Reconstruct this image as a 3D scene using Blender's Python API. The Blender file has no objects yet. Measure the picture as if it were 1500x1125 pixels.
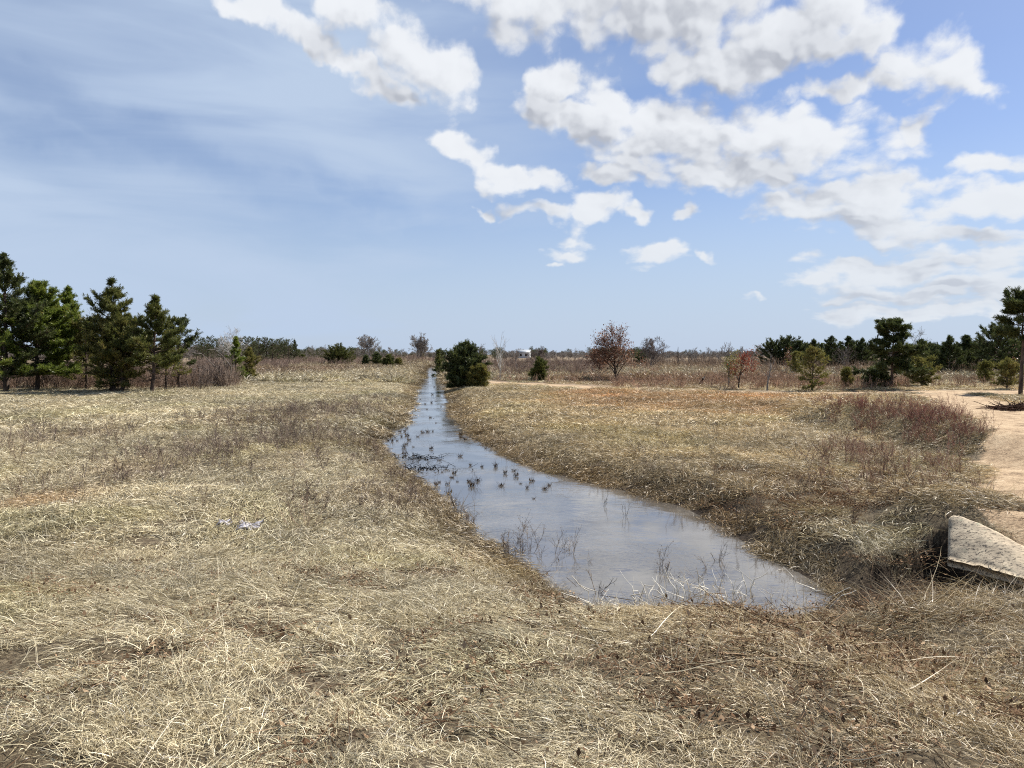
import bpy, math, random
import numpy as np
from mathutils import Vector

SC = bpy.context.scene
COL = SC.collection
rad = math.radians
TAU = 2 * math.pi

# ------------------------------------------------------------------ camera
EYE = 2.6
FPX = 1133.0            # focal length in photo pixels (1500 wide)
PITCH = math.atan(45.5 / FPX)
cam_d = bpy.data.cameras.new('camera')
cam_d.sensor_width = 36.0
cam_d.lens = 36.0 * FPX / 1500.0
cam_d.clip_start = 0.05
cam_d.clip_end = 9000.0
cam = bpy.data.objects.new('camera', cam_d)
COL.objects.link(cam)
cam.location = (0, 0, EYE)
cam.rotation_euler = (math.pi / 2 - PITCH, 0, 0)
SC.camera = cam

# ------------------------------------------------------------------ light
SUN_AZ, SUN_EL = rad(56), rad(47)      # azimuth clockwise from the viewing direction (+Y)
SUN_STRENGTH = 5.0
SKY_STRENGTH = 0.08
EXPOSURE = 0.85
sd = bpy.data.lights.new('sun', 'SUN')
sd.energy = SUN_STRENGTH
sd.angle = rad(0.53)
sd.color = (1.0, 0.95, 0.87)
sun = bpy.data.objects.new('sun', sd)
COL.objects.link(sun)
sdir = Vector((math.sin(SUN_AZ) * math.cos(SUN_EL), math.cos(SUN_AZ) * math.cos(SUN_EL), math.sin(SUN_EL)))
sun.rotation_euler = sdir.to_track_quat('Z', 'Y').to_euler()
sun.location = (60, 40, 80)
vs = SC.view_settings
vs.view_transform = 'Standard'
vs.look = 'None'
vs.gamma = 1.0
vs.exposure = EXPOSURE
vs.use_curve_mapping = False
SC.render.engine = 'CYCLES'
cy = SC.cycles
cy.max_bounces = 6
cy.diffuse_bounces = 3
cy.glossy_bounces = 3
cy.transmission_bounces = 3
cy.transparent_max_bounces = 4
cy.volume_bounces = 0
cy.use_denoising = False
cy.filter_width = 1.1
cy.caustics_reflective = False
cy.caustics_refractive = False
cy.sample_clamp_indirect = 4.0


# ------------------------------------------------------------------ node helpers
class NT:
    def __init__(self, tree):
        self.t = tree

    def n(self, typ, **kw):
        nd = self.t.nodes.new(typ)
        for k, v in kw.items():
            setattr(nd, k, v)
        return nd

    def put(self, sock, v):
        if v is None:
            return
        if isinstance(v, bpy.types.NodeSocket):
            self.t.links.new(v, sock)
        else:
            if isinstance(v, (tuple, list)) and len(v) == 3 and sock.type == 'RGBA':
                v = (*v, 1.0)
            sock.default_value = v

    def math(self, op, a, b=None, c=None, clamp=False):
        nd = self.n('ShaderNodeMath', operation=op, use_clamp=clamp)
        for i, v in enumerate((a, b, c)):
            if v is not None:
                self.put(nd.inputs[i], v)
        return nd.outputs[0]

    def vmath(self, op, a, b=None, c=None):
        nd = self.n('ShaderNodeVectorMath', operation=op)
        for i, v in enumerate((a, b, c)):
            if v is not None:
                self.put(nd.inputs[i], v)
        return nd.outputs['Value'] if op in ('LENGTH', 'DOT_PRODUCT', 'DISTANCE') else nd.outputs['Vector']

    def mix(self, f, a, b, blend='MIX'):
        nd = self.n('ShaderNodeMix', data_type='RGBA', blend_type=blend)
        self.put(nd.inputs[0], f)
        self.put(nd.inputs[6], a)
        self.put(nd.inputs[7], b)
        return nd.outputs[2]

    def step(self, v, lo, hi, a=0.0, b=1.0):
        nd = self.n('ShaderNodeMapRange', interpolation_type='SMOOTHSTEP')
        for i, q in enumerate((v, lo, hi, a, b)):
            self.put(nd.inputs[i], q)
        return nd.outputs[0]

    def noise(self, vec, scale, detail=4, rough=0.55, dist=0.0):
        nd = self.n('ShaderNodeTexNoise', noise_dimensions='3D')
        self.put(nd.inputs['Vector'], vec)
        nd.inputs['Scale'].default_value = scale
        nd.inputs['Detail'].default_value = detail
        nd.inputs['Roughness'].default_value = rough
        nd.inputs['Distortion'].default_value = dist
        return nd.outputs[0]

    def attr(self, name, out='Color', typ='GEOMETRY'):
        nd = self.n('ShaderNodeAttribute', attribute_name=name, attribute_type=typ)
        return nd.outputs[out]


# ------------------------------------------------------------------ photo measurements -> world
def ray(u, v):
    c, s = math.cos(PITCH), math.sin(PITCH)
    a, b = (u - 750.0) / FPX, -(v - 562.5) / FPX
    return a, c + b * s, -s + b * c


def at_z(u, v, z):
    x, y, w = ray(u, v)
    t = (z - EYE) / w
    return x * t, y * t


# ------------------------------------------------------------------ sky (world)
def build_world():
    w = bpy.data.worlds.new('World')
    SC.world = w
    w.use_nodes = True
    t = w.node_tree
    t.nodes.clear()
    N = NT(t)
    out = N.n('ShaderNodeOutputWorld')
    bg = N.n('ShaderNodeBackground')
    bg.inputs['Strength'].default_value = SKY_STRENGTH
    t.links.new(bg.outputs[0], out.inputs[0])
    sky = N.n('ShaderNodeTexSky', sky_type='NISHITA', sun_disc=False)
    sky.sun_elevation = SUN_EL
    sky.sun_rotation = SUN_AZ
    sky.altitude = 200
    sky.air_density = 1.0
    sky.dust_density = 0.6
    sky.ozone_density = 2.0
    tc = N.n('ShaderNodeTexCoord')
    d = tc.outputs['Generated']
    sp = N.n('ShaderNodeSeparateXYZ')
    t.links.new(d, sp.inputs[0])
    az = N.math('ARCTAN2', sp.outputs[0], sp.outputs[1])
    el = N.math('ARCSINE', sp.outputs[2])
    cb = N.n('ShaderNodeCombineXYZ')
    N.put(cb.inputs[0], az)
    N.put(cb.inputs[1], el)
    q = cb.outputs[0]

    def pol(u, v):
        x, y, z = ray(u, v)
        r = math.sqrt(x * x + y * y + z * z)
        return math.atan2(x, y), math.asin(z / r)

    # warp so that cloud outlines billow
    wn = N.n('ShaderNodeTexNoise', noise_dimensions='2D')
    N.put(wn.inputs['Vector'], q)
    wn.inputs['Scale'].default_value = 13.0
    wn.inputs['Detail'].default_value = 4
    wn.inputs['Roughness'].default_value = 0.55
    wv = N.vmath('SUBTRACT', wn.outputs['Color'], (0.5, 0.5, 0.5))
    qw = N.vmath('MULTIPLY_ADD', wv, (0.10, 0.055, 0.0), q)

    barrier = [None]

    def field(blobs, k, qw=qw):
        acc = None
        for k_, (u, v, ru, rv, ang) in enumerate(blobs):
            if k_ % 7 == 0 and barrier[0] is not None:     # keeps the shader from holding every blob at once
                qw = N.vmath('MULTIPLY_ADD', barrier[0], (1e-9, 1e-9, 1e-9), qw)
            a, e = pol(u, v)
            a2, _ = pol(u + 20, v)
            _, e2 = pol(u, v + 20)
            ax = abs(a2 - a) / 20.0
            ex = abs(e2 - e) / 20.0
            m = N.n('ShaderNodeMapping', vector_type='TEXTURE')
            m.inputs['Location'].default_value = (a, e, 0)
            m.inputs['Rotation'].default_value = (0, 0, -rad(ang))
            m.inputs['Scale'].default_value = (ru * ax, rv * ex, 1)
            N.put(m.inputs['Vector'], qw)
            L = N.vmath('LENGTH', m.outputs[0])
            acc = L if acc is None else N.math('SMOOTH_MIN', acc, L, k)
            barrier[0] = acc
        return acc

    cumulus = [
        # big bank along the top
        (800, -5, 190, 48, 6), (980, 12, 270, 92, 4), (1170, 32, 150, 66, 0), (1060, 98, 115, 44, 0), (1255, 62, 62, 38, -20),
        # centre bank
        (805, 130, 55, 42, -30), (845, 175, 95, 30, 10), (890, 160, 55, 50, 35), (1005, 203, 215, 66, 10), (1195, 208, 150, 50, 8), (1095, 255, 130, 34, 8), (1110, 208, 95, 46, 0),
        (1240, 130, 110, 18, 0),
        # round puff, upper right
        (1385, 110, 82, 62, 12), (1425, 138, 58, 36, 0), (1350, 195, 46, 26, -12), (1440, 248, 66, 22, 5),
        # upper left
        (372, 14, 72, 28, 14), (520, 18, 80, 36, 5), (622, 92, 95, 42, 16), (520, 95, 112, 22, 32), (570, 130, 60, 20, 10),
        # middle left wisps
        (690, 230, 70, 26, 28), (780, 260, 85, 24, 18), (858, 298, 58, 26, 14), (872, 256, 46, 18, 5), (795, 310, 46, 13, 4), (926, 312, 20, 14, 20), (714, 306, 22, 8, 5),
        # small ones
        (993, 302, 17, 13, 0), (846, 348, 52, 19, 12), (824, 372, 46, 15, 5), (797, 387, 20, 7, 10), (968, 368, 56, 22, 0), (1053, 375, 17, 9, 0),
        # right middle
        (1180, 302, 100, 26, 10), (1290, 318, 130, 34, 10), (1275, 282, 100, 24, 4), (1440, 298, 100, 32, 5), (1420, 345, 130, 24, 8),
        # low right
        (1300, 398, 170, 24, 0), (1430, 385, 130, 28, 2), (1210, 415, 80, 16, 0), (1340, 430, 140, 14, 0), (1112, 426, 26, 9, 6), (1370, 458, 170, 16, 0), (1470, 430, 80, 20, 0),
        # beyond the frame, so that the sky goes on
        (1700, 200, 160, 60, 0), (1800, 60, 220, 70, 0), (1750, 380, 200, 30, 0), (1100, -230, 300, 90, 0), (-260, 60, 160, 50, 20),
    ]
    big = [c for c in cumulus if c[2] * c[3] > 2000]
    small = [c for c in cumulus if c[2] * c[3] <= 2000]
    Lb = field(big, 0.13)
    Ls = field(small, 0.2)
    Bb = N.math('SUBTRACT', 1.0, Lb)
    B = N.math('MAXIMUM', Bb, N.math('MULTIPLY', N.math('SUBTRACT', 1.0, Ls), 0.8))      # 1 in a blob's centre, 0 on its outline
    # noise space: clouds flatten towards the horizon
    def flat(vec):
        sx = N.n('ShaderNodeSeparateXYZ')
        N.put(sx.inputs[0], vec)
        lg = N.math('LOGARITHM', N.math('MAXIMUM', N.math('ADD', sx.outputs[1], 0.08), 0.02), math.e)
        cx = N.n('ShaderNodeCombineXYZ')
        N.put(cx.inputs[0], sx.outputs[0])
        N.put(cx.inputs[1], N.math('MULTIPLY', lg, 0.50))
        return cx.outputs[0]

    def lumps(vec, scale):
        vo = N.n('ShaderNodeTexVoronoi', voronoi_dimensions='2D', feature='SMOOTH_F1')
        N.put(vo.inputs['Vector'], vec)
        vo.inputs['Scale'].default_value = scale
        vo.inputs['Detail'].default_value = 2.0
        vo.inputs['Roughness'].default_value = 0.55
        vo.inputs['Smoothness'].default_value = 0.35
        return vo.outputs['Distance']
    st = flat(N.vmath('MULTIPLY_ADD', wv, (0.025, 0.02, 0.0), q))
    n1 = N.noise(st, 8.5, 12, 0.64, 0.1)
    b1 = lumps(st, 15.0)
    dens0 = N.math('MULTIPLY_ADD', N.math('SUBTRACT', n1, 0.5), 2.1, N.math('MINIMUM', B, 0.80))
    dens0 = N.math('MULTIPLY_ADD', N.math('SUBTRACT', 0.80, b1), 0.75, dens0)
    dens = N.step(dens0, -0.14, 0.50)
    # how much cloud lies between a point and the sun, up and to the right: grey beneath, white on the sunlit rims
    off = (0.022, 0.034, 0.0)
    n2 = N.noise(flat(N.vmath('ADD', q, off)), 8.5, 6, 0.58, 0.1)
    b2 = lumps(N.vmath('ADD', st, (0.007, 0.010, 0.0)), 15.0)
    Bo = N.math('SUBTRACT', 1.0, field(big, 0.13, N.vmath('ADD', qw, off)))
    thick = N.step(N.math('MULTIPLY_ADD', N.math('SUBTRACT', n2, 0.5), 2.2, Bo), -0.20, 0.95)
    side = N.step(N.math('SUBTRACT', b1, b2), -0.24, 0.26)
    grey = N.math('MULTIPLY', N.math('MULTIPLY_ADD', thick, 0.92, 0.07), N.math('MULTIPLY_ADD', side, 0.62, 0.44), clamp=True)
    low = N.step(el, 0.02, 0.28)
    white = N.mix(low, (5.3, 5.65, 6.1), (6.1, 6.3, 6.6))
    dark = N.mix(low, (3.95, 4.3, 4.9), (3.3, 3.5, 3.95))
    ccol = N.mix(grey, white, dark)
    # cirrus veil on the left: broad soft streaks falling to the right
    mp = N.n('ShaderNodeMapping', vector_type='POINT')
    N.put(mp.inputs['Vector'], q)
    mp.inputs['Rotation'].default_value = (0, 0, rad(17))
    mp.inputs['Scale'].default_value = (1.0, 4.5, 1.0)
    v1 = N.noise(mp.outputs[0], 2.6, 5, 0.5, 0.5)
    veil = N.step(v1, 0.30, 0.68)
    band = N.math('SUBTRACT', 1.0, field([(250, 215, 420, 42, 17), (0, 175, 260, 36, 8), (530, 290, 150, 30, 22)], 0.2))
    veil = N.math('SUBTRACT', N.math('MULTIPLY_ADD', veil, 0.56, 0.46), N.math('MULTIPLY', N.step(band, -0.3, 0.9), 0.27), clamp=True)
    leftm = N.step(az, 0.26, -0.20, 0.10, 0.98)
    veil = N.math('MULTIPLY', veil, leftm)
    hz = N.step(el, 0.30, 0.0, 0.0, 0.88)
    veil = N.math('MAXIMUM', veil, hz)
    base = N.mix(1.0, sky.outputs[0], (0.66, 0.68, 0.79), 'MULTIPLY')
    base = N.mix(veil, base, (3.55, 4.35, 5.6))
    fin = N.mix(dens, base, ccol)
    # nothing but haze below the horizon
    below = N.step(el, -0.01, -0.08)
    fin = N.mix(below, fin, (2.0, 1.9, 1.7))
    t.links.new(fin, bg.inputs['Color'])
    w.cycles.sampling_method = 'MANUAL'
    w.cycles.sample_map_resolution = 512


build_world()

# ------------------------------------------------------------------ numpy noise
_rng0 = np.random.default_rng(5)
_LAT = _rng0.random((256, 256))


def vnoise(x, y):
    xi = np.floor(x).astype(int)
    yi = np.floor(y).astype(int)
    fx = x - xi
    fy = y - yi
    fx = fx * fx * (3 - 2 * fx)
    fy = fy * fy * (3 - 2 * fy)
    a = _LAT[xi & 255, yi & 255]
    b = _LAT[(xi + 1) & 255, yi & 255]
    c = _LAT[xi & 255, (yi + 1) & 255]
    d = _LAT[(xi + 1) & 255, (yi + 1) & 255]
    return (a * (1 - fx) + b * fx) * (1 - fy) + (c * (1 - fx) + d * fx) * fy


def fbm(x, y, o=4):
    s = 0.0
    a = 0.5
    for i in range(o):
        s = s + a * (vnoise(x * 2 ** i + 17.3 * i, y * 2 ** i + 9.1 * i) - 0.5)
        a *= 0.5
    return s            # about -0.45 .. 0.45


def sstep(v, lo, hi):
    t = np.clip((v - lo) / (hi - lo), 0, 1)
    return t * t * (3 - 2 * t)


# ------------------------------------------------------------------ terrain
_left = [(623, 537), (618, 545), (607, 570), (595, 600), (585, 622), (562, 636), (553, 650), (566, 668), (592, 690), (628, 718), (655, 748), (688, 778), (735, 812), (800, 858), (850, 898)]
_near = [(900, 915), (960, 908), (1040, 912), (1110, 914), (1170, 905), (1208, 890)]
_right = [(1226, 874), (1205, 858), (1170, 838), (1125, 815), (1085, 790), (1055, 770), (1005, 744), (930, 722), (860, 705), (790, 688), (737, 664), (706, 643), (680, 618), (666, 598), (657, 573), (649, 545), (645, 537)]
WATER = np.array([at_z(u, v, 0.0) for (u, v) in _left + _near + _right])


def sdf(px, py, poly):
    n = len(poly)
    d = np.full(px.shape, 1e18)
    inside = np.zeros(px.shape, bool)
    for i in range(n):
        ax, ay = poly[i]
        bx, by = poly[(i + 1) % n]
        ex, ey = bx - ax, by - ay
        wx, wy = px - ax, py - ay
        t = np.clip((wx * ex + wy * ey) / (ex * ex + ey * ey + 1e-12), 0, 1)
        d = np.minimum(d, (wx - ex * t) ** 2 + (wy - ey * t) ** 2)
        c1 = (ay <= py) & (by > py)
        c2 = (ay > py) & (by <= py)
        cr = ex * wy - ey * wx
        inside ^= (c1 & (cr > 0)) | (c2 & (cr < 0))
    d = np.sqrt(d)
    return np.where(inside, -d, d)


class Patch:
    """soft elliptical area of ground, measured in the photo, kept in world metres"""

    def __init__(self, u, v, du, dv, z=0.3, ang=0.0):
        self.x, self.y = at_z(u, v, z)
        _, y1 = at_z(u, max(v - dv, 521), z)
        _, y2 = at_z(u, v + dv, z)
        self.rx = du / FPX * self.y
        self.ry = max((y1 - y2) / 2, 0.15)
        self.y = (y1 + y2) / 2
        self.x = (u - 750) / FPX * self.y
        self.a = ang

    def __call__(self, x, y, hard=0.5):
        c, s = math.cos(self.a), math.sin(self.a)
        dx, dy = x - self.x, y - self.y
        r = np.sqrt(((dx * c + dy * s) / self.rx) ** 2 + ((dy * c - dx * s) / self.ry) ** 2)
        return sstep(r, 1.35, hard)


def polyline_dist(x, y, pts):
    d = np.full(np.shape(x), 1e18)
    for i in range(len(pts) - 1):
        ax, ay = pts[i]
        bx, by = pts[i + 1]
        ex, ey = bx - ax, by - ay
        t = np.clip(((x - ax) * ex + (y - ay) * ey) / (ex * ex + ey * ey), 0, 1)
        d = np.minimum(d, (x - ax - ex * t) ** 2 + (y - ay - ey * t) ** 2)
    return np.sqrt(d)


SAND_POLY = np.array([at_z(u, v, 0.45) for (u, v) in [(1322, 579), (1354, 590), (1388, 613), (1416, 645), (1440, 690), (1462, 735), (1496, 772), (1600, 800), (1800, 760), (1800, 640), (1620, 610), (1520, 598), (1450, 583), (1400, 577)]])
PATH_LINE = [at_z(u, v, 0.35) for (u, v) in [(1600, 574), (1480, 577), (1380, 577), (1250, 577.5), (1120, 576), (1000, 573), (900, 570.5), (820, 566), (740, 562), (690, 559)]]
SLAB_SAND = np.array([at_z(u, v, 0.6) for (u, v) in [(1425, 762), (1500, 808), (1620, 860), (1620, 800), (1500, 772)]])
P_BERM = Patch(1315, 655, 85, 60, 0.5)
P_HOLLOW = Patch(1335, 838, 110, 26, 0.25)
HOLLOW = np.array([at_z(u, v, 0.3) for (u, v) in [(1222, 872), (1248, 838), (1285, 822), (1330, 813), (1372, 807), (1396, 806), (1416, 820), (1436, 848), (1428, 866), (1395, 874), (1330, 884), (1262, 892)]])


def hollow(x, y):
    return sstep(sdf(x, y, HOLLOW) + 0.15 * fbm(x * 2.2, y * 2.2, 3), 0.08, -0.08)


P_SLABHILL = Patch(1440, 765, 110, 50, 0.6)
P_MOUND = Patch(600, 534, 26, 4)
P_DARKBANK = [Patch(1190, 722, 150, 34), Patch(1100, 745, 90, 26), Patch(1230, 760, 90, 25)]
P_RED = [Patch(980, 596, 190, 20), Patch(1090, 585, 110, 10), Patch(900, 583, 120, 9)]
P_LITTER = [Patch(980, 563, 180, 8), Patch(860, 560, 70, 5), Patch(1120, 560, 110, 9)]
P_PURPLE = [Patch(440, 546, 110, 8), Patch(340, 548, 60, 8)]
P_GREY = [Patch(210, 690, 110, 26), Patch(330, 655, 90, 18), Patch(470, 655, 120, 30), Patch(420, 610, 120, 18), Patch(560, 720, 90, 30), Patch(100, 640, 80, 14), Patch(640, 860, 60, 30), Patch(80, 900, 80, 30), Patch(500, 600, 60, 16)]
P_RUST = [Patch(1322, 884, 26, 9, 0.6), Patch(1425, 917, 22, 7, 0.6), Patch(1355, 905, 20, 6, 0.6)]
P_PINK = [Patch(60, 730, 70, 18)]


def stream_x(y):
    ys = np.array([6.0, 8, 10, 12, 15, 18, 22, 30, 60, 150])
    xs = np.array([3.4, 2.2, 1.2, 0.55, -0.2, -1.0, -2.1, -3.2, -6.6, -15.5])
    return np.interp(y, ys, xs)


def zone_sand(x, y):
    s = sdf(x, y, SAND_POLY) + 0.9 * fbm(x / 2.0, y / 2.0)
    a = sstep(s, 0.45, -0.35)
    d = polyline_dist(x, y, PATH_LINE)
    wob = 0.8 * fbm(x / 4.0, y / 4.0)
    wid = np.interp(x, [-8, 2, 8, 14, 22, 40], [1.3, 1.5, 1.0, 1.4, 2.0, 2.4])
    b = sstep(d + wob, wid + 0.35, wid - 0.5)
    c = sstep(sdf(x, y, SLAB_SAND), 0.10, -0.10)
    tr = polyline_dist(x, y, TRACK1)
    tr2 = polyline_dist(x, y, TRACK2)
    e = np.maximum(sstep(tr, 0.36, 0.12), sstep(tr2, 0.36, 0.12)) * 0.8 * sstep(fbm(x / 5, y / 5), -0.16, 0.1)
    return np.maximum.reduce([a, b, c, e])


TRACK1 = [at_z(u, v, 0.3) for (u, v) in [(60, 628), (200, 612), (310, 598), (400, 587), (470, 573), (540, 560), (600, 547)]]
TRACK2 = [at_z(u, v, 0.3) for (u, v) in [(100, 640), (240, 622), (350, 603), (440, 587), (500, 574), (560, 561), (608, 548)]]


def height(x, y):
    x = np.asarray(x, float)
    y = np.asarray(y, float)
    s = sdf(x, y, WATER)
    right = sstep(x - stream_x(y), -0.3, 0.6)
    near = sstep(y, 22, 9)
    rough = (0.07 + 0.07 * sstep(y, 14, 8)) * fbm(x / 0.5, y / 0.5, 3) + 0.16 * fbm(x / 1.7 + 40, y / 1.7, 3)
    roughk = sstep(y, 60, 12)
    F = 0.25 + 0.16 * right + 0.22 * fbm(x / 9.0, y / 9.0, 3) * (1 + sstep(y, 60, 200)) + rough * roughk
    w = 1.5 - 0.75 * right * near
    up = sstep(s, -0.05 * w, w) * 0.8 + 0.2 * sstep(s, 0.0, 4.0)
    z = F * up
    # the bank of the culvert the photographer stands on
    sh = 2.2 * sstep(x, 1.6, 3.0)
    emb = 0.68 * sstep(y + sh + 0.05 * np.abs(x), 9.4, 3.0) * sstep(s, 0.0, 1.6)
    z = z + emb
    z = z + 0.62 * P_BERM(x, y, 0.1) * sstep(s, 0.6, 3.0)
    z = z + 0.10 * sstep(sdf(x, y, SAND_POLY), 3.0, 0.0)
    z = z + 0.75 * P_MOUND(x, y, 0.1) * sstep(s, 0.0, 2.0)
    z = z + 0.30 * P_SLABHILL(x, y, 0.3) * sstep(s, 0.0, 1.2)
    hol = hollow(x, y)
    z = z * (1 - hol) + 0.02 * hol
    bed = -0.35 * sstep(-s, 0.0, 0.7)
    z = np.where(s < 0, bed, z)
    # worn paths lie a little lower
    z = z + 0.5 * fbm(x / 60.0 + 7, y / 60.0) * sstep(y, 70, 260) * sstep(s, 2, 12)
    return z


def place(u, v):
    """world point of a photo pixel on the ground"""
    z = 0.35
    for _ in range(5):
        x, y = at_z(u, v, z)
        z = float(height(np.array([x]), np.array([y]))[0])
    return x, y, z


# ------------------------------------------------------------------ mesh helpers
class Buf:
    def __init__(self):
        self.v = []
        self.f = []
        self.s = []
        self.n = 0

    def add(self, v, f, shade):
        v = np.asarray(v, float).reshape(-1, 3)
        f = np.asarray(f, int)
        self.v.append(v)
        self.f.append(f + self.n)
        sh = np.asarray(shade, float)
        if sh.ndim == 0:
            sh = np.full(len(v), float(sh))
        self.s.append(sh)
        self.n += len(v)

    def mesh(self, name, mat, smooth=False):
        me = bpy.data.meshes.new(name)
        v = np.concatenate(self.v)
        tot = sum(f.size for f in self.f)
        nf = sum(len(f) for f in self.f)
        loops = np.concatenate([f.ravel() for f in self.f]).astype(np.int32)
        sizes = np.concatenate([np.full(len(f), f.shape[1]) for f in self.f])
        starts = np.concatenate([[0], np.cumsum(sizes)[:-1]]).astype(np.int32)
        me.vertices.add(len(v))
        me.vertices.foreach_set('co', v.astype(np.float32).ravel())
        me.loops.add(tot)
        me.loops.foreach_set('vertex_index', loops)
        me.polygons.add(nf)
        me.polygons.foreach_set('loop_start', starts)
        me.update(calc_edges=True)
        a = me.attributes.new('shade', 'FLOAT', 'POINT')
        a.data.foreach_set('value', np.concatenate(self.s).astype(np.float32))
        if smooth:
            me.polygons.foreach_set('use_smooth', np.ones(nf, bool))
        me.materials.append(mat)
        return me


def norm(a):
    return a / (np.linalg.norm(a, axis=-1, keepdims=True) + 1e-9)


def perp(d):
    ref = np.where(np.abs(d[..., 2:3]) < 0.9, np.array([0, 0, 1.0]), np.array([1.0, 0, 0]))
    a = norm(np.cross(d, ref))
    return a, np.cross(d, a)


def add_segs(buf, p0, p1, r0, r1, sides, shade):
    """many tapered sticks at once"""
    p0 = np.asarray(p0, float).reshape(-1, 3)
    p1 = np.asarray(p1, float).reshape(-1, 3)
    n = len(p0)
    if n == 0:
        return
    r0 = np.broadcast_to(np.asarray(r0, float), (n,))
    r1 = np.broadcast_to(np.asarray(r1, float), (n,))
    d = norm(p1 - p0)
    a, b = perp(d)
    ang = np.arange(sides) * TAU / sides
    ca, sa = np.cos(ang), np.sin(ang)
    ring = a[:, None, :] * ca[None, :, None] + b[:, None, :] * sa[None, :, None]
    v = np.concatenate([p0[:, None] + ring * r0[:, None, None], p1[:, None] + ring * r1[:, None, None]], 1)
    k = np.arange(sides)
    q = np.stack([k, (k + 1) % sides, sides + (k + 1) % sides, sides + k], 1)
    f = (q[None] + (np.arange(n) * 2 * sides)[:, None, None]).reshape(-1, 4)
    sh = np.repeat(np.broadcast_to(np.asarray(shade, float), (n,)), 2 * sides)
    buf.add(v, f, sh)


def add_tube(buf, pts, rr, sides, shade):
    pts = np.asarray(pts, float)
    m = len(pts)
    d = np.gradient(pts, axis=0)
    d = norm(d)
    a, b = perp(d)
    ang = np.arange(sides) * TAU / sides
    v = pts[:, None] + (a[:, None] * np.cos(ang)[None, :, None] + b[:, None] * np.sin(ang)[None, :, None]) * np.asarray(rr)[:, None, None]
    k = np.arange(sides)
    q = np.stack([k, (k + 1) % sides, sides + (k + 1) % sides, sides + k], 1)
    f = (q[None] + (np.arange(m - 1) * sides)[:, None, None]).reshape(-1, 4)
    buf.add(v, f, shade)


def add_blades(buf, rng, base, az, L, W, lift, droop, curl, K=4, shade=None, tw=0.0):
    """grass ribbons: base (n,3), az direction, L length, W width, lift start angle, droop end angle, curl sideways"""
    n = len(base)
    t = np.linspace(0, 1, K + 1)
    el = lift[:, None] + (droop - lift)[:, None] * t[None] ** 0.8
    az2 = az[:, None] + curl[:, None] * t[None]
    step = (L / K)[:, None]
    dx = np.cos(az2) * np.cos(el) * step
    dy = np.sin(az2) * np.cos(el) * step
    dz = np.sin(el) * step
    zero = np.zeros((n, 1))
    px = base[:, 0:1] + np.concatenate([zero, np.cumsum(dx[:, :-1], 1)], 1)
    py = base[:, 1:2] + np.concatenate([zero, np.cumsum(dy[:, :-1], 1)], 1)
    pz = base[:, 2:3] + np.concatenate([zero, np.cumsum(dz[:, :-1], 1)], 1)
    pz = np.maximum(pz, 0.004 + 0.012 * rng.random((n, 1)))
    roll = rng.uniform(-1.2, 1.2, n)[:, None] + tw * t[None]
    sx = -np.sin(az2) * np.cos(roll)
    sy = np.cos(az2) * np.cos(roll)
    sz = np.sin(roll) + 0 * az2
    wid = W[:, None] * 0.5 * (1.0 - 0.85 * t[None] ** 1.5)
    A = np.stack([px + sx * wid, py + sy * wid, pz + sz * wid], -1)
    B = np.stack([px - sx * wid, py - sy * wid, pz - sz * wid], -1)
    v = np.stack([A, B], 2).reshape(n, -1, 3)
    k = np.arange(K)
    q = np.stack([2 * k, 2 * k + 1, 2 * k + 3, 2 * k + 2], 1)
    f = (q[None] + (np.arange(n) * 2 * (K + 1))[:, None, None]).reshape(-1, 4)
    sh = rng.random(n) if shade is None else shade
    buf.add(v, f, np.repeat(sh, 2 * (K + 1)))


def add_needles(buf, rng, pos, ax, n, L, W, spread, shade):
    """tufts of needles round shoots"""
    N = len(pos)
    if N == 0:
        return
    a, b = perp(ax)
    ph = rng.uniform(0, TAU, (N, n))
    sp = rng.uniform(0.35, 1.0, (N, n)) * spread
    d = ax[:, None] * np.cos(sp)[..., None] + (a[:, None] * np.cos(ph)[..., None] + b[:, None] * np.sin(ph)[..., None]) * np.sin(sp)[..., None]
    l = L * rng.uniform(0.7, 1.2, (N, n))
    base = pos[:, None] - ax[:, None] * (rng.random((N, n))[..., None] * L * 0.8)
    side = norm(np.cross(d, rng.normal(size=(N, n, 3)))) * (W * 0.5)
    tip = base + d * l[..., None]
    mid = base + d * l[..., None] * 0.45
    v = np.stack([base, mid - side, tip, mid + side], 2).reshape(-1, 3)
    f = np.arange(N * n * 4).reshape(-1, 4)
    sh = np.repeat(np.broadcast_to(np.asarray(shade, float), (N,)), n * 4) + rng.normal(0, 0.06, N * n * 4)
    buf.add(v, f, np.clip(sh, 0, 1))


def add_leaves(buf, rng, pos, size, shade):
    N = len(pos)
    d = norm(rng.normal(size=(N, 3)))
    a, _ = perp(d)
    s = (size * rng.uniform(0.6, 1.3, N))[:, None]
    nrm = np.cross(d, a)
    v = np.stack([pos - d * s * .5, pos + a * s * .32 + nrm * s * .12, pos + d * s * .5, pos - a * s * .32 + nrm * s * .12], 1).reshape(-1, 3)
    f = np.arange(N * 4).reshape(-1, 4)
    buf.add(v, f, np.repeat(np.clip(np.broadcast_to(shade, (N,)), 0, 1), 4))


# ------------------------------------------------------------------ materials
def new_mat(name):
    m = bpy.data.materials.new(name)
    m.use_nodes = True
    m.node_tree.nodes.clear()
    N = NT(m.node_tree)
    out = N.n('ShaderNodeOutputMaterial')
    return m, N, out


def ramp(N, f, stops):
    r = N.n('ShaderNodeValToRGB')
    e = r.color_ramp.elements
    e[0].position, e[0].color = stops[0][0], (*stops[0][1], 1)
    e[1].position, e[1].color = stops[-1][0], (*stops[-1][1], 1)
    for p, c in stops[1:-1]:
        k = e.new(p)
        k.color = (*c, 1)
    N.put(r.inputs[0], f)
    return r.outputs[0]


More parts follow.
